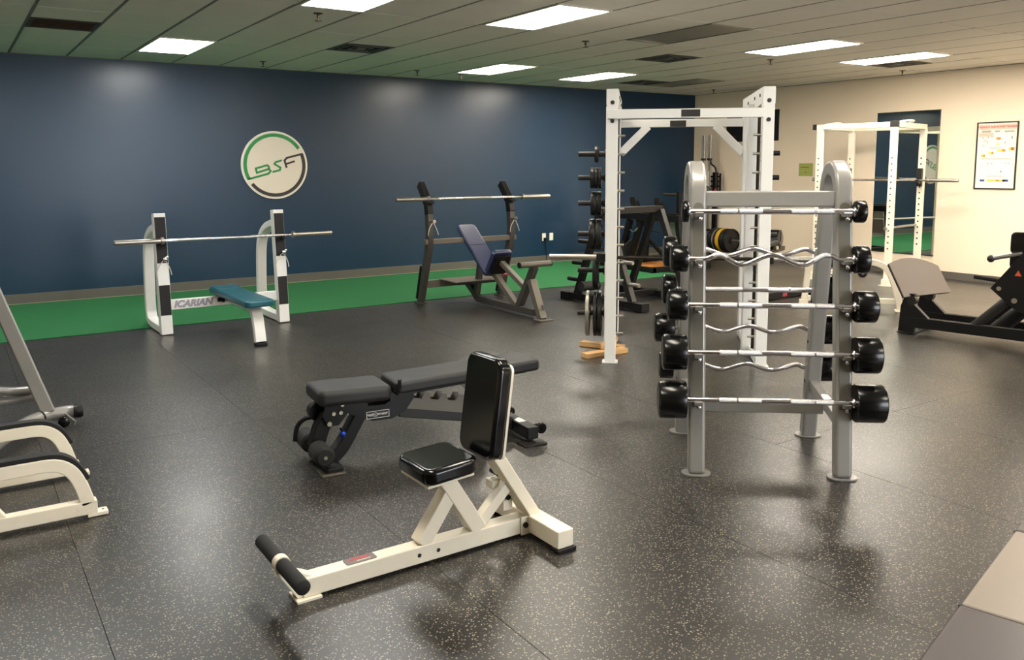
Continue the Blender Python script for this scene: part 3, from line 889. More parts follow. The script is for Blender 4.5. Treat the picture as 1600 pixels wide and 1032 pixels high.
# ------------------------------------------------------------------ black adjustable bench
ab = thing('adjustable_bench', 'black adjustable bench with charcoal pads standing behind the ivory bench', 'weight bench', (1.715, 4.37, 0), -5.2)
obj('seat_pad', MB().prism(rrect(0.42, 0.30, 0.04), (0.09, 0, 0.410), (1, 0, -0.03), (0, 1, 0), 0.092), 'mattepad', ab, bevel=0.036, seg=5)
obj('back_pad', MB().prism(rrect(0.93, 0.29, 0.03), (0.79, 0, 0.437), (1, 0, 0.035), (0, 1, 0), 0.07), 'mattepad', ab, bevel=0.022, seg=4)
for s in (-1, 1):
    y = 0.062 * s
    sp = obj('side_plate', MB().prism([(-0.06, 0.37), (0.17, 0.37), (0.18, 0.325), (0.285, 0.32), (0.315, 0.335), (0.33, 0.40), (0.46, 0.405), (0.45, 0.33), (0.40, 0.265), (0.32, 0.232), (0.20, 0.235), (0.12, 0.27), (0.06, 0.30), (0.01, 0.24), (-0.05, 0.24), (-0.08, 0.30)], (0, y, 0), (1, 0, 0), (0, 0, 1), 0.008), 'machine', ab)
    split('bolt', MB().cyl((0.03, y + s * 0.004, 0.355), (0.03, y + s * 0.014, 0.355), 0.011, 10).cyl((-0.02, y + s * 0.004, 0.31), (-0.02, y + s * 0.014, 0.31), 0.011, 10).cyl((0.02, y + s * 0.004, 0.31), (0.02, y + s * 0.014, 0.31), 0.011, 10).cyl((-0.045, y + s * 0.004, 0.255), (-0.045, y + s * 0.014, 0.255), 0.013, 10).cyl((0.37, y + s * 0.004, 0.375), (0.37, y + s * 0.014, 0.375), 0.010, 10), 'bolt', sp)
    obj('ladder_plate', MB().prism([(0.40, 0.275), (0.94, 0.16), (0.94, 0.235), (0.90, 0.245), (0.89, 0.285), (0.86, 0.29), (0.84, 0.255), (0.79, 0.265), (0.78, 0.305), (0.75, 0.31), (0.73, 0.275), (0.68, 0.285), (0.67, 0.325), (0.64, 0.33), (0.62, 0.295), (0.57, 0.305), (0.56, 0.345), (0.53, 0.35), (0.51, 0.315), (0.40, 0.345)], (0, y * 0.62, 0), (1, 0, 0), (0, 0, 1), 0.007), 'greybeam', ab)
obj('label_plate', MB().box((0.235, -0.0672, 0.27), (0.135, 0.0012, 0.042)), 'label_black', ab)
lb = MB()
for c, s in (((0.235, -0.068, 0.290), (0.135, 0.001, 0.003)), ((0.235, -0.068, 0.250), (0.135, 0.001, 0.003)), ((0.169, -0.068, 0.27), (0.003, 0.001, 0.04)), ((0.301, -0.068, 0.27), (0.003, 0.001, 0.04))):
    lb.box(c, s)
obj('label_border', lb, 'label_white', ab)
text('lettering', '*REP', 'label_white', ab, (0.191, -0.0682, 0.27), (R(90), 0, 0), 0.019, bold=0.0004)
text('lettering', 'FITNESS*', 'label_white', ab, (0.262, -0.0682, 0.27), (R(90), 0, 0), 0.016, bold=0.0004)
obj('emblem', MB().frame_sweep([(0.2195 + 0.012 * math.cos(2 * math.pi * k / 20), -0.068, 0.27 + 0.012 * math.sin(2 * math.pi * k / 20)) for k in range(20)], [(-0.0005, -0.001), (0.0005, -0.001), (0.0005, 0.001), (-0.0005, 0.001)], (0, 1, 0), True)
    .beam((0.213, -0.068, 0.264), (0.226, -0.068, 0.276), 0.001, 0.002, (0, 1, 0)).beam((0.226, -0.068, 0.264), (0.213, -0.068, 0.276), 0.001, 0.002, (0, 1, 0)), 'label_white', ab)
obj('front_leg', MB().rect(smooth_path([(0.16, 0, 0.30), (0.115, 0, 0.22), (0.04, 0, 0.10), (-0.03, 0, 0.035)], 4), 0.085, 0.07, (0, 1, 0)), 'machine', ab, bevel=0.006)
obj('roller_arm', MB().rect([(-0.03, 0, 0.30), (-0.075, 0, 0.22), (-0.11, 0, 0.12)], 0.08, 0.08, (0, 1, 0)), 'machine', ab, bevel=0.006)
obj('pivot_bracket', MB().cyl((-0.07, 0.04, 0.30), (-0.07, 0.10, 0.30), 0.055, 18), 'machine', ab)
obj('front_foot', MB().beam((-0.045, -0.17, 0.022), (-0.045, 0.17, 0.022), 0.09, 0.028), 'machine', ab, bevel=0.005)
split('foot_plate', MB().box((-0.06, -0.14, 0.006), (0.13, 0.10, 0.010)).box((-0.06, 0.14, 0.006), (0.13, 0.10, 0.010)), 'greybeam', ab, bevel=0.003)
for y0, y1 in ((-0.20, -0.05), (0.07, 0.22)):
    ro = obj('foam_roller', MB().lathe((-0.11, y0, 0.115), (0, 1, 0), [(0, 0.045), (0.012, 0.056), (y1 - y0 - 0.012, 0.056), (y1 - y0, 0.045)], 22), 'foam', ab)
    obj('roller_cap', MB().cyl((-0.11, y0 - 0.006, 0.115), (-0.11, y0, 0.115), 0.042, 20), 'machine2', ro)
    obj('cap_bolt', MB().cyl((-0.11, y0 - 0.012, 0.115), (-0.11, y0 - 0.006, 0.115), 0.010, 10), 'bolt', ro)
obj('roller_axle', MB().cyl((-0.11, -0.19, 0.115), (-0.11, 0.21, 0.115), 0.014, 12), 'machine', ab)
obj('grab_handle', MB().tube(smooth_path([(-0.06, 0.05, 0.27), (-0.14, 0.07, 0.265), (-0.185, 0.08, 0.22), (-0.20, 0.08, 0.14)], 5), 0.013, 10), 'machine', ab)
obj('pop_pin', MB().cyl((0.02, -0.06, 0.215), (0.02, -0.11, 0.205), 0.008, 10), 'chrome', ab)
obj('blue_knob', MB().ball((0.015, -0.118, 0.203), 0.017), 'blue_knob', ab)
obj('pad_bracket', MB().rect([(0.33, -0.18, 0.478), (0.33, -0.165, 0.478), (0.335, -0.155, 0.43)], 0.02, 0.008, (1, 0, 0)).box((0.335, -0.10, 0.395), (0.03, 0.14, 0.012)).box((0.335, -0.062, 0.37), (0.05, 0.012, 0.09)), 'machine', ab)
obj('pad_frame', MB().beam((0.36, 0, 0.375), (1.20, 0, 0.412), 0.12, 0.04, (0, 1, 0)), 'machine', ab, bevel=0.005)
obj('pad_support', MB().beam((0.78, 0, 0.385), (0.90, 0, 0.27), 0.03, 0.04, (0, 1, 0)), 'greybeam', ab)
obj('main_beam', MB().rect([(0.38, 0, 0.26), (0.92, 0, 0.145), (1.15, 0, 0.06)], 0.075, 0.075, (0, 1, 0)), 'machine2', ab, bevel=0.006)
rb = obj('rear_foot', MB().beam((1.15, -0.235, 0.062), (1.15, 0.235, 0.062), 0.075, 0.075), 'machine', ab, bevel=0.006)
obj('label_print', MB().box((1.15, -0.06, 0.1002), (0.05, 0.085, 0.0006)), 'label_white', rb)
obj('foot_plate', MB().box((1.14, -0.235, 0.006), (0.16, 0.10, 0.010)), 'machine2', rb, bevel=0.003)
for y in (-0.20, 0.20):
    obj('wheel', MB().lathe((1.225, y - 0.014, 0.075), (0, 1, 0), [(0, 0.028), (0.004, 0.033), (0.024, 0.033), (0.028, 0.028)], 20).cyl((1.225, y - 0.02, 0.075), (1.225, y + 0.02, 0.075), 0.010, 10), 'urethane', ab)
    obj('wheel_bracket', MB().box((1.205, y + 0.02, 0.085), (0.06, 0.006, 0.03)), 'machine', ab)

# ------------------------------------------------------------------ silver fixed-barbell rack
br = thing('barbell_rack', 'silver two-sided rack of arched posts holding short fixed barbells', 'barbell rack', (3.242, 3.082, 0), -39.2)
BW = 0.765
for x in (0.0, BW):
    path = [(x, 0.05, 0.008), (x, 0.155, 0.75), (x, 0.262, 1.48)] + [(x, 0.40 + 0.138 * math.cos(R(a)), 1.51 + 0.130 * math.sin(R(a))) for a in range(170, 5, -15)] + [(x, 0.538, 1.48), (x, 0.66, 0.75), (x, 0.78, 0.008)]
    ap = obj('arched_post', MB().rect(path, 0.088, 0.086, (1, 0, 0)), 'silver', br, bevel=0.018, seg=3)
    th = math.atan2(0.212, 1.472)
    up_ = Vector((0, math.sin(th), math.cos(th)))
    n_ = Vector((0, -math.cos(th), math.sin(th)))
    L0, L1 = 0.36, 1.46
    pan = [(-0.028, L0), (0.028, L0), (0.028, L1 - 0.03)] + arc(0, L1 - 0.03, 0.028, 0.03, 15, 165, 6) + [(-0.028, L1 - 0.03)]
    obj('inlay_strip', MB().prism(pan, Vector((x, 0.05, 0.008)) + n_ * 0.0462, (1, 0, 0), up_, 0.002), 'inlay', ap)
    for yy in (0.05, 0.78):
        obj('foot_disc', MB().prism([(a, b) for a, b in rrect(0.155, 0.105, 0.05)], (x, yy, 0.006), (1, 0, 0), (0, 1, 0), 0.010), 'silver', ap, bevel=0.002)
    ext = -0.0445 if x == 0 else -0.0445
    for z in (0.36, 0.61, 0.86):
        vb = 0.78 - 0.163 * z
        split('bolt', MB().cyl((x - 0.044, vb, z), (x - 0.048, vb, z), 0.010, 10), 'blackbolt', ap)
    obj('side_rail', MB().beam((x, 0.13, 0.285), (x, 0.70, 0.345), 0.05, 0.06), 'silver', br, bevel=0.006)
obj('top_crossbar', MB().beam((0.04, 0.262, 1.477), (BW - 0.04, 0.262, 1.477), 0.05, 0.085), 'silver', br, bevel=0.010, seg=3)
obj('lower_crossbar', MB().beam((0.02, 0.40, 0.283), (BW - 0.02, 0.40, 0.283), 0.05, 0.06), 'silver', br, bevel=0.006)


def vfront(z):
    return 0.05 + 0.1424 * z - 0.045 - 0.03


def vback(z):
    return 0.78 - 0.162 * z + 0.045 + 0.03


# (z, ez, left outer, left inner, right inner, right outer, head diameter)
FRONT = [(1.413, 0, -0.092, -0.055, 0.805, 0.863, 0.118), (1.163, 1, -0.150, -0.060, 0.800, 0.877, 0.146), (0.917, 0, -0.165, -0.062, 0.806, 0.916, 0.167),
         (0.666, 0, -0.19, -0.062, 0.802, 0.933, 0.192), (0.416, 0, -0.21, -0.062, 0.802, 0.956, 0.200)]
BACK = [(1.150, 1, -0.145, -0.066, 0.81, 0.89, 0.180), (0.917, 0, -0.145, -0.064, 0.81, 0.90, 0.175), (0.672, 1, -0.185, -0.064, 0.81, 0.93, 0.176), (0.428, 1, -0.15, -0.064, 0.81, 0.90, 0.165)]
ORD_F = ['on the top row', 'with bent grip on second row', 'on the third row', 'on the fourth row', 'with biggest heads on the bottom row']
ORD_B = ['with a bent grip, highest one', 'with a straight grip', 'with bent grip below the straight one', 'with a bent grip, lowest one']
for side, rows in (('front', FRONT), ('back', BACK)):
    for k, (z, ez, l0, l1, r0, r1, dia) in enumerate(rows):
        y = vfront(z) if side == 'front' else vback(z)
        sgn = -1 if side == 'front' else 1
        lab = ('black headed barbell ' + ORD_F[k] + ', near side of the silver rack') if side == 'front' else ('black headed barbell ' + ORD_B[k] + ', far side of the silver rack')
        t = thing('fixed_barbell', lab, 'barbell', br.matrix_basis @ Vector((0, 0, 0)) if False else (3.242, 3.082, 0), -39.2, 'fixed barbells on the silver rack')
        if ez:
            c = BW / 2
            pts = [(l1, 0), (c - 0.345, 0.0), (c - 0.27, 0.022), (c - 0.155, -0.032), (c, 0.022), (c + 0.155, -0.032), (c + 0.27, 0.022), (c + 0.345, 0.0), (r0, 0)]
            if side == 'back':
                pts = [(l1, 0.0), (c - 0.345, 0.0), (c - 0.29, 0.016), (c - 0.15, -0.022), (c, 0.016), (c + 0.15, -0.022), (c + 0.29, 0.016), (c + 0.345, 0), (r0, 0)]
            path = smooth_path([(a, y, z + b) for a, b in pts], 6)
            obj('handle', MB().tube(path, 0.0135, 14), 'chrome', t)
            kp = path[len(path) // 8 + 3: len(path) // 8 + 9]
            kq = path[-len(path) // 8 - 9: -len(path) // 8 - 3]
            split('grip_knurl', MB().tube(kp, 0.0141, 14).tube(kq, 0.0141, 14), 'knurl', t)
        else:
            obj('handle', MB().cyl((l1, y, z), (r0, y, z), 0.0150, 16), 'chrome', t)
            split('grip_knurl', MB().cyl((0.11, y, z), (0.20, y, z), 0.0156, 16).cyl((0.21, y, z), (0.33, y, z), 0.0156, 16).cyl((0.48, y, z), (0.60, y, z), 0.0156, 16).cyl((0.61, y, z), (0.70, y, z), 0.0156, 16), 'knurl', t)
        for a, b in ((l0, l1), (r1, r0)):
            ln = abs(b - a)
            d = 1 if b > a else -1
            hd = obj('head', MB().lathe((a, y, z), (d, 0, 0), [(0, dia / 2 - 0.016), (0.003, dia / 2 - 0.010), (0.006, dia / 2 - 0.003), (0.012, dia / 2), (ln - 0.008, dia / 2), (ln - 0.002, dia / 2 - 0.004), (ln, dia / 2 - 0.012)], 40), 'urethane', t)
            obj('end_ring', MB().lathe((b - d * 0.004, y, z), (d, 0, 0), [(0, 0.03), (0.010, 0.026), (0.012, 0.016)], 20), 'chrome', hd)
            split('end_cap', MB().lathe((a - d * 0.001, y, z), (d, 0, 0), [(0, dia / 2 - 0.02), (0.003, dia / 2 - 0.017)], 32), 'machine2', hd)
        for x in (0.0, BW):
            o1 = obj('saddle', MB().rect([(x, y + 0.034 * -sgn, z - 0.018), (x, y + 0.012 * -sgn, z - 0.024), (x, y + 0.022 * sgn, z - 0.022), (x, y + 0.032 * sgn, z - 0.004)], 0.04, 0.008, (1, 0, 0)), 'silver', br)
            obj('saddle_knob', MB().ball((x + 0.005, y + 0.012 * sgn, z - 0.038), 0.014, 12), 'chrome', o1)

# ------------------------------------------------------------------ white smith machine
SA, SD = (4.614, 5.418, 0), -42.1
SW, SV = 1.238, 1.22
sm = thing('smith_machine', 'tall white smith machine frame with plate pegs and guided bar', 'smith machine', SA, SD)
for x, sgn in ((0.0, 1), (SW, -1)):
    fu = obj('front_upright', MB().box((x, 0, 1.145), (0.092, 0.092, 2.27)), 'white', sm, bevel=0.006)
    obj('foot_plate', MB().box((x, 0, 0.006), (0.13, 0.11, 0.012)), 'white', sm, bevel=0.002)
    obj('mid_upright', MB().box((x - 0.02, 0.50, 1.10), (0.10 if x == 0 else 0.15, 0.10, 2.16)), 'white', sm, bevel=0.006)
    obj('rear_upright', MB().box((x, SV, 1.10), (0.09, 0.09, 2.16)), 'white', sm, bevel=0.006)
    obj('counterweight_strip', MB().box((x + sgn * 0.01, 0.86, 1.09), (0.06, 0.16, 2.10)), 'machine2', sm, bevel=0.004)
    obj('base_rail', MB().beam((x, 0.05, 0.045), (x, SV + 0.1, 0.045), 0.075, 0.07), 'white', sm, bevel=0.006)
    obj('top_plate', MB().prism([(-0.045, 2.15), (0.10, 2.15), (0.35, 2.13), (SV + 0.05, 2.10), (SV + 0.05, 2.285), (-0.045, 2.285)], (x, 0, 0), (0, 1, 0), (0, 0, 1), 0.10), 'white', sm, bevel=0.006)
    for yy, zz in ((0.10, 2.225), (0.42, 2.225), (0.85, 2.215)):
        split('bolt', MB().cyl((x + sgn * 0.048, yy, zz), (x + sgn * 0.056, yy, zz), 0.014, 10), 'blackbolt', sm)
    obj('guide_rod', MB().cyl((x + sgn * 0.02, 0.30, 0.09), (x + sgn * 0.02, 0.30, 2.14), 0.018, 14), 'darksteel', sm)
    for k in range(12):
        z = 1.907 - k * 0.151
        obj('catch_pin', MB().cyl((x + sgn * 0.04, 0.03, z), (x + sgn * 0.105, 0.03, z), 0.0105, 10), 'steel', fu)
        obj('hole', MB().cyl((x - 0.0462, -0.0, z - 0.06), (x - 0.0472, -0.0, z - 0.06), 0.007, 8), 'blackbolt', fu)
    for zz in (2.175, 2.025):
        split('bolt', MB().cyl((x, -0.046, zz), (x, -0.056, zz), 0.017, 12), 'blackbolt', fu)
    out = -sgn
    for z in (1.768, 1.556, 1.325, 1.046, 0.713, 0.316) if x == 0 else (1.768, 1.556, 1.046):
        pe = 0.32 if x == 0 else 0.20
        pg = obj('plate_peg', MB().cyl((x + out * 0.04, 0.62, z), (x + out * pe, 0.62, z), 0.0235, 16), 'machine2' if x == 0 else 'machine', sm)
        obj('peg_flange', MB().cyl((x + out * 0.045, 0.62, z), (x + out * 0.085, 0.62, z), 0.04, 16), 'machine', pg)
        obj('peg_mount', MB().box((x + out * 0.02, 0.62, z), (0.06, 0.16, 0.06)), 'machine', pg)
fbm = obj('front_crossbeam', MB().beam((-0.04, -0.066, 2.079), (SW - 0.04, -0.066, 2.079), 0.04, 0.075), 'white', sm, bevel=0.005)
obj('black_sticker', MB().box((0.625, -0.0866, 2.08), (0.15, 0.0008, 0.058)), 'label_black', fbm)
rbm = obj('rear_crossbeam', MB().beam((-0.02, SV, 2.066), (SW + 0.02, SV, 2.066), 0.05, 0.075), 'white', sm, bevel=0.005)
obj('black_sticker', MB().box((0.585, SV - 0.0256, 2.06), (0.15, 0.0008, 0.06)), 'label_black', rbm)
for x, s in ((0.045, 1), (SW - 0.045, -1)):
    obj('gusset', MB().beam((x, SV - 0.01, 1.78), (x + s * 0.26, SV - 0.01, 2.04), 0.03, 0.075, (0, 1, 0)), 'white', sm, bevel=0.004)
bar = obj('guided_bar', MB().cyl((-0.06, 0.40, 0.855), (SW + 0.06, 0.40, 0.855), 0.0155, 14), 'darksteel', sm)
for x, d in ((-0.13, -1), (SW + 0.13, 1)):
    obj('sleeve', MB().cyl((x, 0.40, 0.855), (x + d * 0.43, 0.40, 0.855), 0.025, 18), 'steel', bar)
for x in (0.0, SW):
    obj('slide_block', MB().box((x + (-0.09 if x == 0 else 0.09), 0.40, 0.855), (0.10, 0.09, 0.075)).box((x, 0.32, 0.855), (0.07, 0.07, 0.2)), 'machine', bar, bevel=0.006)


def plate(label, c, ax, dia, th, m, group, hub=0.045):
    """iron weight plate: rim, recessed web, hub"""
    t = thing('weight_plate', label, 'weight plate', c, 0, group)
    r = dia / 2
    a = Vector(ax)
    obj('disc', MB().lathe(-a * th / 2, ax, [(0, hub), (0.0005, hub + 0.012), (th * 0.28, hub + 0.014), (th * 0.28, r - 0.028), (0.0, r - 0.024), (0.0, r - 0.004), (th * 0.15, r), (th * 0.85, r), (th, r - 0.004), (th, r - 0.024), (th * 0.72, r - 0.028), (th * 0.72, hub + 0.014), (th - 0.0005, hub + 0.012), (th, hub)], 40), m, t)
    obj('hub_ring', MB().lathe(-a * (th / 2 + 0.001), ax, [(0, 0.027), (0.0, 0.042), (th + 0.002, 0.042), (th + 0.002, 0.027)], 24), m, t)
    return t


ca, sa = math.cos(R(SD)), math.sin(R(SD))


def SM(x, y, z):
    return (SA[0] + ca * x - sa * y, SA[1] + sa * x + ca * y, z)


PEG = [(1.768, 0.15, [(-0.155, 0.036, 'iron')], 'top'), (1.556, 0.19, [(-0.125, 0.026, 'iron'), (-0.158, 0.03, 'iron'), (-0.194, 0.034, 'iron')], 'second'),
       (1.325, 0.22, [(-0.13, 0.04, 'iron'), (-0.18, 0.05, 'iron')], 'third'), (1.046, 0.285, [(-0.13, 0.05, 'bumper'), (-0.19, 0.055, 'iron')], 'fourth'),
       (0.713, 0.33, [(-0.155, 0.05, 'bumper')], 'fifth'), (0.316, 0.42, [(-0.115, 0.034, 'iron'), (-0.155, 0.03, 'iron'), (-0.225, 0.032, 'iron_grey')], 'lowest')]
for z, dia, ps_, nm in PEG:
    for k, (x, th_, m) in enumerate(ps_):
        pos = '' if len(ps_) == 1 else (['innermost', 'outermost'] if len(ps_) == 2 else ['innermost', 'middle', 'outermost'])[k] + ' '
        cc = SM(x, 0.62, z - 0.0035)
        plate(('pale grey ' if m == 'iron_grey' else 'dark ') + pos + 'weight plate on the ' + nm + ' peg of the white smith machine', cc, (ca, sa, 0), dia, th_, m, 'plates on the smith machine pegs')

WB = [('lower pine block lying closest to the foot of the smith machine', (4.757, 5.655, 0.021), -1, 0.46, 0.042, 0.09),
      ('lower pine block lying farther back under the smith machine plates', (4.935, 5.905, 0.021), -64.5, 0.42, 0.042, 0.09),
      ('pine block laid on top across the two other blocks', (4.93, 5.80, 0.063), 40, 0.40, 0.042, 0.09)]
for lab, c, dg, ln, ht, wd in WB:
    q = obj('wood_block', MB().box((0, 0, 0), (ln, wd, ht)), 'wood', bevel=0.003)
    q.location = c
    q.rotation_euler = (0, 0, R(dg))
    tag(q, lab, 'wood block', 'pine blocks by the smith machine')

# ------------------------------------------------------------------ white power rack at the mirror
RKD = -79.5
pr_ = thing('power_rack', 'white power rack with drilled posts standing before the wall mirror', 'power rack', (10.60, 7.83, 0), RKD)
RL, RD = 1.05, 1.04          # local x runs along the wall, local y towards it
for x in (0, RL):
    for y in (0, RD):
        po = obj('post', MB().box((x, y, 1.10), (0.085, 0.075, 2.18)), 'rackwhite', pr_, bevel=0.005)
        for k in range(16):
            z = 0.52 + 0.083 * k
            obj('hole', MB().cyl((x, y - 0.0375, z), (x, y - 0.0386, z), 0.0125, 10), 'base_grey' if x == 0 or y == 0 else 'blackbolt', po)
        obj('foot_plate', MB().box((x, y, 0.006), (0.18, 0.16, 0.012)).box((x, y - 0.02, 0.05), (0.11, 0.1, 0.09)), 'rackwhite', pr_, bevel=0.003)
tf = obj('top_front_beam', MB().beam((-0.05, 0, 2.215), (RL + 0.02, 0, 2.215), 0.07, 0.07), 'rackwhite', pr_, bevel=0.004)
split('end_cap', MB().box((-0.075, 0, 2.215), (0.06, 0.078, 0.078)).box((RL + 0.0, -0.002, 2.222), (0.10, 0.08, 0.085)), 'machine2', tf, bevel=0.004)
obj('top_rear_beam', MB().beam((0, RD, 2.215), (RL, RD, 2.215), 0.07, 0.07), 'rackwhite', pr_, bevel=0.004)
for x in (0, RL):
    obj('top_side_beam', MB().beam((x, 0.04, 2.215), (x, RD + 0.04, 2.215), 0.07, 0.07), 'rackwhite', pr_, bevel=0.004)
    obj('pull_up_grip', MB().tube(smooth_path([(x - 0.1, 0.35, 2.26), (x, 0.45, 2.285), (x, 0.65, 2.285), (x - 0.1, 0.75, 2.26)], 4), 0.016, 10), 'rackwhite', pr_)
    obj('bottom_side_beam', MB().beam((x, 0.04, 0.06), (x, RD - 0.04, 0.06), 0.06, 0.06), 'rackwhite', pr_, bevel=0.004)
    obj('safety_bar', MB().cyl((x + 0.03 * (1 if x == 0 else -1), -0.10, 0.80), (x + 0.03 * (1 if x == 0 else -1), RD + 0.10, 0.80), 0.017, 12), 'steel', pr_)
    hk = obj('bar_hook', MB().box((x, RD - 0.065, 1.49), (0.075, 0.05, 0.26)).box((x, RD - 0.12, 1.415), (0.06, 0.09, 0.03)).box((x, RD - 0.165, 1.43), (0.06, 0.015, 0.05)), 'machine2', pr_, bevel=0.004)
hp = math.radians(RKD)


def RK(x, y, z):
    return (10.60 + math.cos(hp) * x - math.sin(hp) * y, 7.83 + math.sin(hp) * x + math.cos(hp) * y, z)


barbell('barbell held in the hooks of the white power rack by the mirror', RK(RL / 2, RD - 0.12, 1.447), RKD, 2.15, group='barbells on racks', sleeve='steel', shaft='steel')

# white bench frame in front of the power rack
wf = thing('curved_bench_frame', 'white curved steel bench frame behind the silver rack and leg press plate', 'weight bench', (8.35, 6.31, 0), -51.5)
obj('curved_beam', MB().rect(smooth_path([(0.02, 0.02, 0.47), (0.4, 0.02, 0.53), (0.72, 0.02, 0.555), (0.90, 0.02, 0.47), (0.99, 0.0, 0.25), (1.05, 0, 0.01)], 5), 0.085, 0.07, (0, 1, 0)), 'rackwhite', wf, bevel=0.006)
obj('foot_plate', MB().box((1.06, 0, 0.006), (0.14, 0.15, 0.012)), 'rackwhite', wf, bevel=0.002)
obj('rear_leg', MB().beam((0.04, 0.02, 0.47), (0.0, 0, 0.01), 0.08, 0.07, (0, 1, 0)), 'rackwhite', wf, bevel=0.006)
obj('lower_beam', MB().beam((0.0, 0, 0.11), (1.0, 0, 0.11), 0.05, 0.06), 'rackwhite', wf, bevel=0.005)
obj('foam_roller', MB().lathe((0.62, -0.15, 0.44), (0, 1, 0), [(0, 0.04), (0.008, 0.05), (0.13, 0.05), (0.138, 0.04)], 18), 'foam', wf)
obj('roller_axle', MB().cyl((0.62, -0.18, 0.44), (0.62, 0.0, 0.44), 0.014), 'chrome', wf)
obj('foot_plate', MB().box((0, 0, 0.006), (0.16, 0.2, 0.012)).box((0.0, 0.0, 0.05), (0.1, 0.09, 0.08)), 'rackwhite', wf, bevel=0.002)

# ------------------------------------------------------------------ leg press at the edge
lp = thing('leg_press', 'black leg press with tilted brown foot plate at the edge of the floor', 'leg press', (7.86, 4.71, 0), -80)
for y in (0.03, 0.47):
    obj('floor_rail', MB().beam((-0.02, y, 0.115), (2.2, y, 0.115), 0.065, 0.10), 'machine', lp, bevel=0.005)
    obj('floor_rail_edge', MB().beam((0.05, y, 0.168), (2.2, y, 0.168), 0.012, 0.004), 'greybeam', lp)
    obj('plate_support', MB().prism([(-0.09, 0.01), (0.06, 0.01), (0.075, 0.15), (0.20, 0.16), (0.06, 0.29), (0.055, 0.40), (-0.03, 0.40), (-0.075, 0.27)], (0, y, 0), (1, 0, 0), (0, 0, 1), 0.055), 'machine', lp, bevel=0.004)
    obj('pivot_disc', MB().cyl((0.03, y - 0.031, 0.33), (0.03, y + 0.031, 0.33), 0.045, 20), 'machine2', lp)
obj('foot_plate', MB().box((0.0, 0.25, 0.012), (0.16, 0.60, 0.012)), 'machine', lp, bevel=0.002)
pw_ = Vector((0.20, 0.72, 0)).normalized()
pd = Vector((-0.20, 0.045, 0.33)).normalized()
pd = (pd - pw_ * pd.dot(pw_)).normalized()
pc = Vector((0.085, 0.255, 0.368))
out_ = [(-0.36, 0.0), (0.36, 0.0), (0.36, 0.30)] + [(0.36 - 0.72 * k / 10, 0.31 + 0.075 * math.sin(math.pi * k / 10) + 0.06 * k / 10) for k in range(1, 10)] + [(-0.36, 0.37)]
obj('tilted_plate', MB().prism(out_, pc, pw_, pd, 0.014), 'tan', lp, bevel=0.003)
obj('plate_edge', MB().prism([(a * 0.99, b * 0.99) for a, b in out_], pc - pw_.cross(pd) * 0.014, pw_, pd, 0.012), 'machine', lp)
for y in (0.06, 0.48):
    obj('slide_tube', MB().tube([(0.555, y, 0.10), (0.86, y, 0.42), (1.5, y, 1.1)], 0.045, 16), 'machine2', lp)
    obj('carriage_plate', MB().prism([(0.725, 0.525), (0.905, 0.37), (1.02, 0.31), (1.75, 1.05), (1.55, 1.45), (0.985, 0.885)], (0, y - 0.05, 0), (1, 0, 0), (0, 0, 1), 0.02), 'machine', lp, bevel=0.004)
    split('carriage_bolt', MB().cyl((0.80, y - 0.062, 0.53), (0.80, y - 0.07, 0.53), 0.02, 14).cyl((0.932, y - 0.062, 0.43), (0.932, y - 0.07, 0.43), 0.024, 14), 'bolt', lp)
obj('warning_mark', MB().prism([(-0.028, -0.02), (0.028, -0.02), (0.0, 0.032)], (0.948, -0.0005, 0.678), (1, 0, 0), (0, 0, 1), 0.001), 'orange_tri', lp)
obj('stop_tube', MB().tube([(0.70, 0.27, 0.07), (1.3, 0.27, 0.70)], 0.07, 16), 'machine', lp)
obj('lever', MB().tube([(0.575, 0.03, 0.615), (0.83, 0.03, 0.595)], 0.018, 12), 'machine', lp)
hb = obj('handle_bar', MB().tube([(0.715, 0.02, 0.80), (0.97, 0.02, 0.865)], 0.02, 14), 'chrome', lp)
obj('handle_knob', MB().ball((0.71, 0.02, 0.798), 0.034), 'machine2', hb)
obj('shoulder_pad', MB().prism(rrect(0.36, 0.20, 0.04), (1.025, 0.12, 0.95), (1, 0, 0), (0, 0, 1), 0.10), 'blackpad', lp, bevel=0.02, seg=3)
obj('shoulder_pad', MB().prism(rrect(0.36, 0.13, 0.04), (1.03, 0.12, 0.78), (1, 0, 0), (0, 0, 1), 0.12), 'blackpad', lp, bevel=0.02, seg=3)
obj('pad_post', MB().beam((1.15, 0.15, 0.70), (1.15, 0.15, 1.0), 0.08, 0.06), 'machine', lp)

# ------------------------------------------------------------------ folding mats (near edge)
MO, MD_ = (3.014, 1.541), 13.9
mt = thing('folding_mat', 'grey vinyl folding exercise mat lying near the camera at the lower edge', 'exercise mat', (MO[0], MO[1], 0), MD_)
for x0_, x1_, mm in ((-0.86, -0.004, 'mat_grey'), (0.004, 0.86, 'mat_light'), (0.868, 1.72, 'mat_grey')):
    pn = obj('mat_panel', MB().box(((x0_ + x1_) / 2, -0.61, 0.022), (x1_ - x0_, 1.22, 0.042)), mm, mt, bevel=0.012, seg=3)
    obj('piping', MB().tube([(x0_ + 0.004, -0.004, 0.034), (x1_ - 0.004, -0.004, 0.034)], 0.005, 8), 'mat_edge', pn)
for x in (0.0, 0.864):
    obj('hinge_seam', MB().box((x, -0.61, 0.030), (0.010, 1.23, 0.016)), 'label_black', mt)

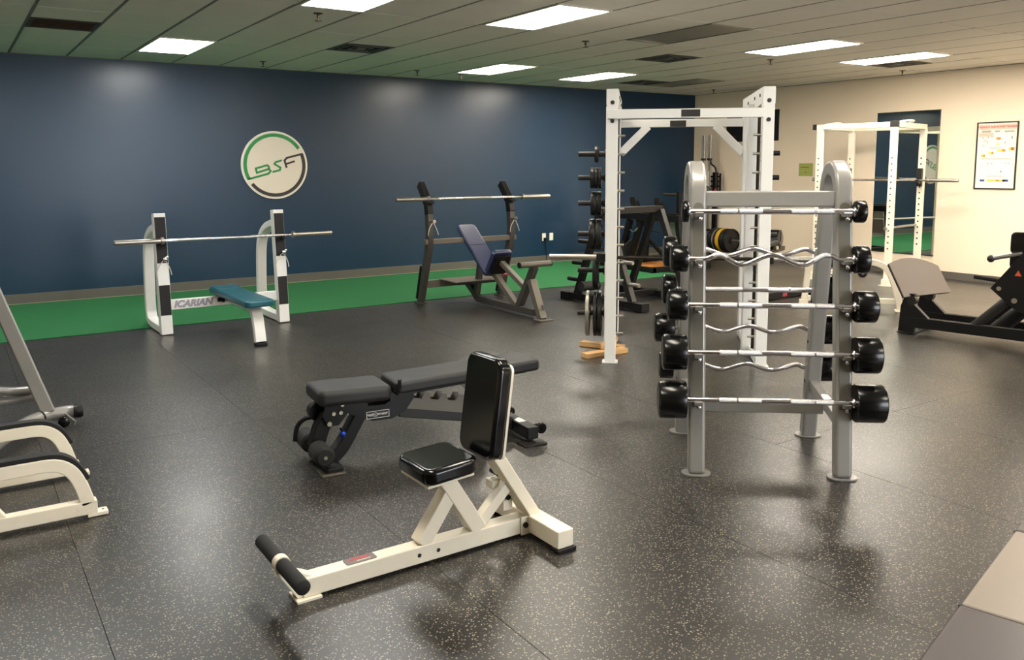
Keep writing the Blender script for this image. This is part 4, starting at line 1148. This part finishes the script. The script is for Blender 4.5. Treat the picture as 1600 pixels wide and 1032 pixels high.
# ------------------------------------------------------------------ cream low frame, cut by the edge
cf = thing('low_rail_frame', 'low cream steel frame with two arched rails topped in black at the edge', 'exercise frame', (0.516, 4.35, 0), 0)
for y in (0.0, 0.63):
    ar = obj('arched_rail', MB().rect([(-1.25, y, 0.265), (-0.50, y, 0.285)] + smooth_path([(-0.30, y, 0.288), (-0.19, y, 0.285), (-0.125, y, 0.25), (-0.085, y, 0.18), (-0.052, y, 0.065)], 4), 0.06, 0.062, (0, 1, 0)), 'ivory', cf, bevel=0.006)
    obj('rubber_top', MB().rect([(-1.25, y + 0.002, 0.307), (-0.50, y + 0.002, 0.329)] + smooth_path([(-0.30, y + 0.002, 0.331), (-0.175, y + 0.002, 0.325), (-0.10, y + 0.002, 0.28), (-0.048, y + 0.002, 0.19)], 4), 0.058, 0.022, (0, 1, 0)), 'foam', ar, bevel=0.004)
    obj('bottom_rail', MB().beam((-1.25, y, 0.05), (-0.015, y, 0.05), 0.06, 0.065), 'ivory', cf, bevel=0.005)
    obj('floor_tab', MB().box((-0.015, y, 0.012), (0.09, 0.06, 0.020)), 'ivory', cf, bevel=0.004)
    obj('inner_brace', MB().beam((-0.41, y, 0.07), (-0.54, y, 0.27), 0.05, 0.05, (0, 1, 0)), 'ivory', cf, bevel=0.004)
    obj('hole', MB().cyl((0.01, y, 0.022), (0.01, y, 0.0235), 0.006, 8), 'blackbolt', cf)
for x in (-0.9,):
    obj('cross_rail', MB().beam((x, 0.0, 0.05), (x, 0.63, 0.05), 0.05, 0.05), 'ivory', cf)

# ------------------------------------------------------------------ silver machine leg, cut by the edge
gm = thing('silver_machine', 'silver tubular gym machine leaning in from the edge behind the cream frame', 'exercise machine', (0.42, 6.25, 0), 0)
obj('slanted_post', MB().beam((-0.24, -0.10, 0.98), (0.03, -0.215, 0.10), 0.075, 0.085, (0, 1, 0)), 'silver', gm, bevel=0.012, seg=3)
ft = obj('base_tube', MB().tube(smooth_path([(-0.36, -0.95, 0.085), (-0.26, -0.66, 0.085), (-0.11, -0.36, 0.085), (0.01, -0.23, 0.085), (0.13, -0.20, 0.085), (0.185, -0.21, 0.085)], 5), 0.04, 16), 'silver', gm)
obj('end_cap', MB().lathe((0.175, -0.21, 0.085), (1, -0.1, 0), [(0, 0.044), (0.04, 0.048), (0.055, 0.04)], 18), 'machine', ft)
obj('joint_ring', MB().lathe((-0.02, -0.26, 0.085), (0.75, 0.66, 0), [(0, 0.041), (0.008, 0.0425)], 18), 'machine2', ft)
obj('wheel', MB().lathe((0.11, -0.27, 0.035), (0.1, 1, 0), [(0, 0.028), (0.004, 0.034), (0.04, 0.034), (0.044, 0.028)], 18), 'urethane', gm)
obj('wheel_bracket', MB().beam((0.12, -0.23, 0.075), (0.17, -0.31, 0.03), 0.008, 0.03), 'silver', gm)
obj('curved_tube', MB().tube(smooth_path([(-0.90, 0.0, 0.42), (-0.45, 0.02, 0.30), (-0.20, 0.03, 0.22), (-0.03, 0.03, 0.205)], 5), 0.028, 12), 'silver', gm)
obj('curved_tube', MB().tube(smooth_path([(-0.90, 0.0, 0.20), (-0.45, 0.02, 0.15), (-0.20, 0.03, 0.15), (0.0, 0.03, 0.155)], 5), 0.026, 12), 'silver', gm)

# ------------------------------------------------------------------ black machines in the far corner
tr = thing('plate_stand', 'black A-frame weight stand on skids just behind the smith machine plate pegs', 'weight stand', (6.43, 8.37, 0), -85)
for y in (0.0, 0.95):
    sk = obj('skid', MB().beam((-0.02, y, 0.06), (1.25, y, 0.06), 0.09, 0.085), 'machine', tr, bevel=0.005)
    split('end_cap', MB().box((-0.01, y, 0.055), (0.13, 0.13, 0.10)).box((1.24, y, 0.055), (0.13, 0.13, 0.10)), 'machine', sk, bevel=0.006)
    obj('leg', MB().beam((0.17, y, 0.09), (0.56, y, 1.12), 0.075, 0.075, (0, 1, 0)), 'machine', tr, bevel=0.005)
    obj('leg', MB().beam((1.10, y, 0.09), (0.66, y, 1.12), 0.075, 0.075, (0, 1, 0)), 'machine2', tr, bevel=0.005)
obj('top_beam', MB().beam((0.61, -0.06, 1.13), (0.61, 1.0, 1.13), 0.1, 0.08), 'machine', tr, bevel=0.005)
for x, z in ((0.21, 0.27), (0.29, 0.48), (0.40, 0.75)):
    pg = obj('peg', MB().cyl((x + 0.02, 0.0, z), (x - 0.20, 0.0, z), 0.027, 14), 'machine', tr)
for x, z in ((1.0, 0.30), (0.90, 0.55)):
    pg = obj('peg', MB().cyl((x, 0.0, z), (x + 0.2, 0.0, z), 0.022, 14), 'steel', tr)
obj('foam_roller', MB().cyl((0.36, -0.12, 0.21), (0.36, 0.16, 0.21), 0.06, 18), 'foam', tr)
obj('cross_tie', MB().beam((0.61, 0.0, 0.09), (0.61, 0.95, 0.09), 0.06, 0.06), 'machine', tr)

hs = thing('hack_squat_machine', 'black hack squat machine with diamond plate platform in the far corner', 'exercise machine', (9.45, 10.30, 0), 0)
for y0, y1 in ((0.62, 0.22), (0.02, -0.38)):
    obj('guide_rail', MB().beam((0.30, y0, 1.12), (0.10, y1, 0.74), 0.07, 0.06), 'darksteel', hs)
    obj('guide_rail', MB().beam((0.36, y0 - 0.07, 1.06), (0.16, y1 - 0.07, 0.70), 0.04, 0.05), 'machine', hs)
obj('top_beam', MB().beam((0, 0.76, 0.85), (0, -0.86, 0.85), 0.12, 0.11), 'machine', hs, bevel=0.006)
obj('pad_edge', MB().beam((-0.03, 0.76, 0.918), (-0.03, -0.80, 0.918), 0.05, 0.02), 'darksteel', hs, bevel=0.004)
obj('cross_handle', MB().beam((0.25, 0.36, 0.92), (0.25, -0.05, 0.92), 0.05, 0.05), 'machine', hs)
for x0_, y0, z0, x1_, y1, z1 in ((0.0, 0.32, 0.78, 0.0, 0.58, 0.02), (0.0, 0.05, 0.78, -0.05, 0.30, 0.02), (0.0, -0.80, 0.80, 0.0, -0.92, 0.02), (0.5, 0.42, 0.78, 0.5, 0.5, 0.02), (0.5, -0.42, 0.78, 0.5, -0.5, 0.02)):
    obj('leg', MB().beam((x0_, y0, z0), (x1_, y1, z1), 0.085, 0.085, (1, 0, 0)), 'machine', hs, bevel=0.005)
obj('brace', MB().beam((0.02, -0.02, 0.55), (0.02, -0.50, 0.22), 0.05, 0.05, (1, 0, 0)), 'darksteel', hs)
obj('tread_plate', MB().prism([(-0.20, 0.38), (0.22, 0.38), (0.18, 0.79), (-0.15, 0.79)], (0.12, -0.66, 0), (0, -1, 0), (0, 0, 1), 0.02), 'tread', hs)
obj('tread_plate', MB().prism([(-0.22, 0.0), (0.22, 0.0), (0.22, 0.25), (-0.22, 0.25)], (0.20, -0.72, 0.42), (0, -1, 0), (0.25, 0, 1), 0.02), 'tread', hs)
obj('release_lever', MB().tube(smooth_path([(-0.06, 0.25, 0.62), (-0.08, 0.13, 0.60), (-0.08, 0.06, 0.66)], 4), 0.014, 10), 'chrome', hs)
obj('release_lever', MB().tube([(-0.06, -0.20, 0.64), (-0.06, -0.42, 0.62)], 0.012, 10), 'machine', hs)
for y in (0.62, -0.62):
    obj('base_rail', MB().beam((-0.4, y, 0.05), (0.9, y, 0.05), 0.08, 0.08), 'machine', hs, bevel=0.005)
obj('base_rail', MB().beam((-0.35, 0.62, 0.05), (-0.35, -0.66, 0.05), 0.08, 0.08), 'machine', hs, bevel=0.005)
obj('rack_peg', MB().cyl((0.5, -0.28, 1.20), (0.5, 0.06, 1.20), 0.022, 12), 'brass', hs)
obj('weight_horn_post', MB().beam((0.5, -0.30, 0.75), (0.5, -0.30, 1.25), 0.06, 0.06), 'machine', hs)
pw = obj('plywood_sheet', MB().box((0, 0, 0.018), (0.75, 0.55, 0.034)), 'ply', bevel=0.002)
pw.location = (9.85, 10.42, 0)
tag(pw, 'orange plywood sheet lying on the floor under the black hack squat machine', 'plywood')
for k, (y, lab) in enumerate(((10.70, 'dark iron plate standing against the near leg of the hack squat machine'), (10.62, 'dark iron plate leaning behind another one inside the hack squat machine'))):
    plate(lab, (9.22 + 0.34 * k, y, 0.225 + 0.012), (0.25, 1, 0), 0.44, 0.045, 'bumper', 'plates by the hack squat machine')

# bumper plates on a low peg
bpk = thing('bumper_stand', 'low black stand whose horizontal peg carries the bumper plates by the cream wall', 'plate stand', (11.60, 10.45, 0), 90)
obj('base', MB().box((0.35, 0, 0.03), (0.5, 0.45, 0.05)), 'machine', bpk, bevel=0.005)
obj('post', MB().box((0.35, 0, 0.23), (0.08, 0.08, 0.40)), 'machine', bpk, bevel=0.005)
obj('plate_peg', MB().cyl((0.39, 0, 0.345), (-0.34, 0, 0.345), 0.024, 16), 'steel', bpk)
yy = 10.74
for k, (th_, m, dia, lab) in enumerate(((0.06, 'bumper', 0.42, 'black bumper plate at the inner end of the low peg'), (0.05, 'bumper', 0.42, 'second black bumper plate from the inner end of the low peg'),
                                        (0.018, 'iron_grey', 0.43, 'thin grey iron plate between black bumper plates'), (0.05, 'bumper', 0.42, 'black bumper plate next to the yellow one'),
                                        (0.075, 'yellow', 0.425, 'yellow bumper plate among black ones on the low peg'), (0.08, 'bumper', 0.42, 'black bumper plate in front of the yellow one'), (0.07, 'bumper', 0.42, 'black bumper plate at the outer end of the low peg, its face in view'))):
    plate(lab, (11.60, yy - th_ / 2, 0.345 - 0.0025), (0, 1, 0), dia, th_, m, 'bumper plates on the low peg')
    yy -= th_ + 0.004

# upright bar holder in the corner
bh = thing('bar_holder', 'black upright barbell holder with cable handles by the cream wall', 'bar holder', (11.93, 11.22, 0), 0)
obj('base', MB().box((0, 0, 0.03), (0.40, 0.52, 0.06)), 'machine', bh, bevel=0.005)
obj('back_post', MB().box((0.17, 0, 0.80), (0.05, 0.10, 1.50)), 'machine', bh, bevel=0.004)
for z in (1.20, 1.29, 1.38, 1.47):
    obj('hook_bar', MB().box((0.13, 0, z), (0.05, 0.30, 0.03)), 'machine', bh)
for y in (-0.14, 0.14):
    obj('side_strip', MB().box((0.15, y, 1.30), (0.02, 0.03, 0.46)), 'machine', bh)
for k, y in enumerate((0.17, 0.115, 0.02, -0.04)):
    t = thing('stored_barbell', ['steel barbell standing upright in the corner holder, nearest the blue wall', 'steel barbell standing upright in the holder, second from the blue wall', 'steel barbell standing upright in the holder, third from the blue wall',
                                 'steel barbell standing upright in the holder, fourth from the blue wall'][k], 'barbell', (11.93 - 0.02 * (k % 2), 11.22 + y, 0), 0, 'barbells standing in the corner holder')
    obj('shaft', MB().cyl((0, 0, 0.47), (0, 0, 1.79), 0.014, 10), 'steel', t)
    for z0, z1 in ((0.061, 0.47), (1.79, 2.235)):
        obj('sleeve', MB().cyl((0, 0, z0), (0, 0, z1), 0.021, 14), 'steel', t)
        zc = z1 if z0 < 0.5 else z0
        obj('collar', MB().cyl((0, 0, zc - 0.02), (0, 0, zc + 0.02), 0.034, 14), 'darksteel', t)
th_ = thing('cable_handle', 'pale triangular cable handle hanging from the bar holder', 'cable handle', (11.93, 11.20, 1.17), 0)
obj('yoke', MB().tube([(-0.06, 0.16, -0.02), (-0.06, 0.0, 0.13), (-0.06, -0.17, -0.03)], 0.014, 10), 'chrome', th_)
obj('strap', MB().box((-0.06, 0.0, 0.26), (0.02, 0.05, 0.28)), 'cord', th_)
th2 = thing('cable_handle', 'dark bent cable bar hanging beside the pale triangular one', 'cable handle', (11.93, 11.10, 1.30), 0)
obj('yoke', MB().tube(smooth_path([(-0.05, 0.05, 0.48), (-0.05, 0.02, 0.40), (-0.05, -0.09, 0.30), (-0.05, -0.09, -0.05)], 4), 0.016, 10), 'machine', th2)
obj('grip', MB().cyl((-0.05, -0.09, -0.16), (-0.05, -0.09, -0.05), 0.022, 12), 'label_red', th2)

# black bench behind the silver rack
kb = thing('black_bench', 'black low bench with rounded pads standing behind the white smith machine', 'weight bench', (8.43, 6.87, 0), 2)
obj('base_beam', MB().beam((-0.45, 0, 0.055), (0.86, 0, 0.055), 0.09, 0.085), 'machine', kb, bevel=0.005)
obj('flag_sticker', MB().box((0.24, -0.0456, 0.06), (0.09, 0.001, 0.05)), 'label_red', kb)
obj('flag_corner', MB().box((0.215, -0.0464, 0.072), (0.04, 0.001, 0.026)), 'blue_p', kb)
obj('cross_foot', MB().beam((0.80, -0.25, 0.04), (0.80, 0.25, 0.04), 0.08, 0.075), 'machine', kb, bevel=0.005)
obj('post', MB().beam((0.62, 0.70, 0.01), (0.62, 0.70, 0.52), 0.07, 0.07), 'machine', kb, bevel=0.004)
obj('post', MB().beam((0.05, 0.3, 0.05), (0.05, 0.3, 0.62), 0.07, 0.07), 'machine', kb, bevel=0.004)
obj('link_beam', MB().beam((0.05, 0.3, 0.52), (1.3, 0.8, 0.52), 0.07, 0.06), 'darksteel', kb, bevel=0.004)
obj('base_beam', MB().beam((0.05, 0.0, 0.05), (0.66, 0.74, 0.05), 0.08, 0.08), 'machine', kb, bevel=0.004)
obj('seat_pad', MB().prism(rrect(0.50, 0.30, 0.06), (0.40, 0.45, 0.655), Vector((0.93, 0.37, 0.02)), Vector((-0.37, 0.93, 0)), 0.07), 'mattepad', kb, bevel=0.02, seg=3)
obj('round_pad', MB().lathe((0.86, 0.50, 0.68), (-0.37, 0.93, 0), [(0, 0.10), (0.012, 0.13), (0.26, 0.13), (0.272, 0.10)], 24), 'blackpad', kb)
split('pivot', MB().cyl((0.10, 0.22, 0.60), (0.10, 0.16, 0.60), 0.03, 12).cyl((0.55, 0.38, 0.60), (0.55, 0.32, 0.60), 0.025, 12), 'bolt', kb)
